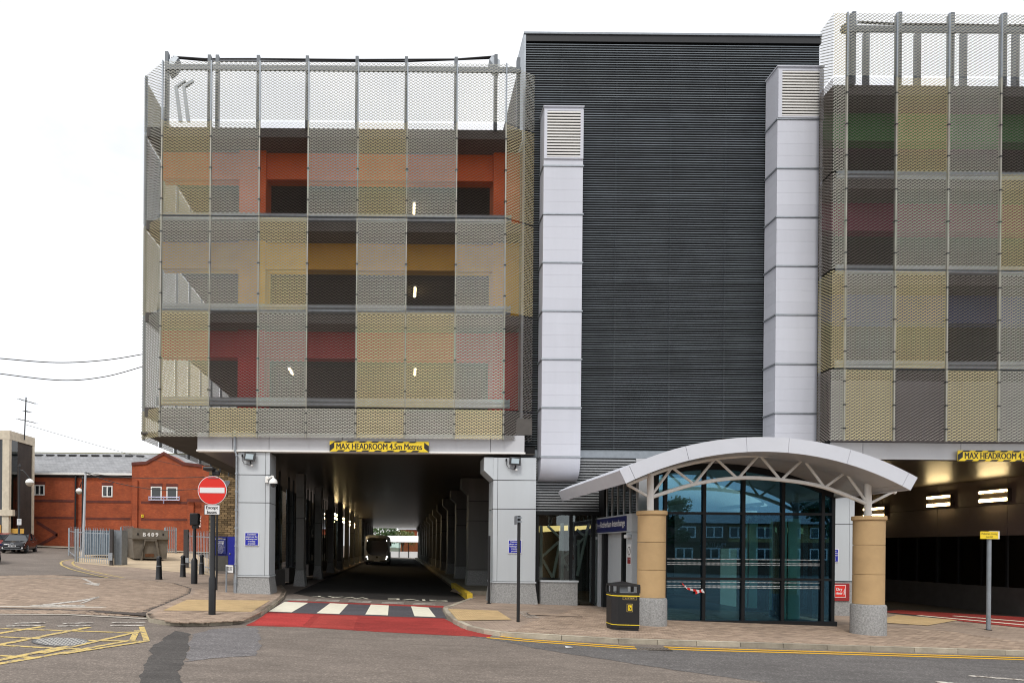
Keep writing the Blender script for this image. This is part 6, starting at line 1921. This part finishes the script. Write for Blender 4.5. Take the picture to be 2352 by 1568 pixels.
B('wiper', m_black, t, -.3, .3, -.31, -.295, 1.06, 1.1)

# ------------------------------------------------------------------ beyond the lane: platform shelter and trees
sh = thing('platform_shelter', 'white roofed glazed platform shelter beyond the end of the lane', 'shelter')
YS_ = 124
zgs = -0.1
xs0, xs1 = X(880, YS_, 1250) - 4, X(962, YS_, 1250) + 12
MB().prism([(xs0, YS_, Z(1243, YS_, 920)), (xs0, YS_ + 4, Z(1229, YS_, 920)), (xs0, YS_ + 4.1, Z(1231, YS_, 920)), (xs0, YS_, Z(1244.5, YS_, 920))], (xs1 - xs0, 0, 0)).build('roof', m_white, sh)
B('low_wall', m_signw, sh, xs0, xs1, YS_ + 1, YS_ + 1.2, zgs - .2, Z(1266, YS_, 920))
B('rear_glass', glass('shelter glass', (.75, .85, .8)), sh, xs0, xs1, YS_ + 2.5, YS_ + 2.52, Z(1266, YS_, 920), Z(1244, YS_, 920))
for k in range(14):
    x = lerp(xs0, xs1, k / 13)
    B('post', m_frame, sh, x - .07, x + .07, YS_ + .9, YS_ + 1.04, zgs - .2, Z(1243, YS_, 920))

def foliage(mb, c, r, n, size, rnd):
    for _ in range(n):
        d = Vector((rnd.gauss(0, 1), rnd.gauss(0, 1), rnd.gauss(0, 1)))
        d = d.normalized() * (rnd.random() ** 0.45)
        p = Vector(c) + Vector((d.x * r[0], d.y * r[1], d.z * r[2]))
        a = Vector((rnd.gauss(0, 1), rnd.gauss(0, 1), rnd.gauss(0, 1))).normalized()
        b = a.orthogonal().normalized()
        c2 = a.cross(b)
        s = size * rnd.uniform(.6, 1.3)
        mb.quad(p - b * s * .5, p + c2 * s * .35, p + b * s * .6, p - c2 * s * .35)
def leafmat(name, col):
    m = M(name, col, 0.6, var=0.45, scale=0.7)
    m.node_tree.nodes['Principled BSDF'].inputs['Subsurface Weight'].default_value = 0.0
    return m
def tree(label, loc, h, r, col, n=2600, seed=1, leaf=0.28):
    rnd = random.Random(seed)
    t = thing('tree', label, 'tree', loc)
    limbs = [((0, 0, -0.2), (0.05, 0, h * .35), (0, 0.1, h * .75))]
    tr = MB().tube(smoothline([Vector(p) for p in limbs[0]]), h * .035, 8, r2=h * .012).build('trunk', M('bark', (0.09, 0.07, 0.05), 0.9, var=0.3, scale=6, bump=0.5), t, smooth=True)
    mb = MB()
    for k in range(12):
        a = k * 2.4 + rnd.random()
        rr = r * rnd.uniform(.3, .75)
        c = (math.cos(a) * rr, math.sin(a) * rr, h * rnd.uniform(.45, .9))
        MB().tube([(0, 0, h * rnd.uniform(.3, .5)), (c[0] * .6, c[1] * .6, c[2] - .2), c], h * .012, 5, r2=h * .004).build('limb', MATS['bark'], t)
        q = r * rnd.uniform(.28, .45)
        foliage(mb, c, (q, q, q * .75), n // 12, leaf, rnd)
    o = mb.build('crown', leafmat(f'leaf {round(col[0], 3)}', col), t, fix=False)
    return t
tree('green tree beyond the platform shelter, left of the bus lane end', (X(872, 136, 1230), 137, 0), 6.6, 4.2, (0.05, 0.11, 0.02), 3000, 3, .35)
tree('pale green tree beyond the shelter right of the bus', (X(925, 140, 1230), 141, 0), 5.4, 3.2, (0.12, 0.14, 0.03), 2200, 4, .3)
fb_ = thing('far_brick_house', 'far brick house glimpsed above the shelter roof', 'building')
B('wall', m_brick, fb_, X(920, 150, 1240), X(1010, 150, 1240), 150, 156, -1, Z(1215, 150, 940))
MB().prism([(X(915, 150, 1240), 149.5, Z(1216, 150, 940)), (X(915, 150, 1240), 153, Z(1190, 150, 940)), (X(915, 150, 1240), 156.5, Z(1216, 150, 940))], (12, 0, 0)).build('roof', m_slate, fb_)
for k in range(3): window(fb_, 930 + k * 14, 936 + k * 14, 1222, 1232, 149.9, 1, lintel=False)

# ------------------------------------------------------------------ across the road, reflected in the glass, plus an unseen terrace
op = thing('opposite_building', 'ochre and brown office building across the road, mirrored in the lobby glass', 'building')
m_och = M('ochre render', (0.42, 0.30, 0.12), 0.8, var=0.15)
m_brn = brickmat('brown office brick', (0.17, 0.09, 0.055), (0.13, 0.07, 0.045), (0.12, 0.09, 0.07))
YO = -45
B('lower_wall', m_brn, op, 32, 58, YO - 9, YO, -2.5, 2.75)
B('upper_wall', m_och, op, 40, 58, YO - 9, YO - .02, 2.76, 4.9)
B('bay', m_brn, op, 33, 40, YO - 9, YO + .8, 2.76, 5.0)
MB().prism([(31, YO + 1.2, 5.01), (31, YO - 3, 6.4), (31, YO - 9, 5.01)], (28, 0, 0)).build('roof', m_slate, op)
for r in range(2):
    for k in range(7):
        x = 34 + k * 3.3
        yy = YO + (.82 if (k < 2 and r) else .02)
        z0 = 0.7 + r * 2.6
        w = B('window', m_glsoft, op, x, x + 2.0, yy, yy + .03, z0, z0 + 1.25)
        for q in range(3): B('frame', m_white, w, x - .08 + q, x + .08 + q, yy + .031, yy + .07, z0, z0 + 1.25)
        for z in (-.06, 1.17): B('frame', m_white, w, x - .08, x + 2.08, yy + .031, yy + .069, z0 + z, z0 + z + .14)
text('sign_lettering', 'MULTITASK', m_signw, op, (38.5, YO + .05, 2.45), 3.2, .5, rot=(90, 0, 180))
text('sign_lettering', 'PERSONNEL', m_signw, op, (38.5, YO + .05, 2.0), 2.6, .22, rot=(90, 0, 180))
tt = thing('unseen_terrace', 'unseen long brown brick terrace across the road, added to cut light into the bus lane', 'building')  # unseen; drawn out along the road to cut sky light reaching the lane
B('wall', m_brn, tt, -60, 22, YO - 12, YO - 3, -1, 7)
MB().prism([(-60, YO - 2.5, 7.01), (-60, YO - 7, 9.5), (-60, YO - 12.5, 7.01)], (82, 0, 0)).build('roof', m_slate, tt)
tree('dark tree across the road mirrored in the left lobby pane', (24, -24, -.6), 7.2, 2.6, (0.04, 0.075, 0.02), 3500, 8, .3)
tree('dark tree across the road mirrored in the right lobby panes', (34.5, -15, -.9), 8.6, 2.6, (0.035, 0.07, 0.02), 3500, 9, .3)
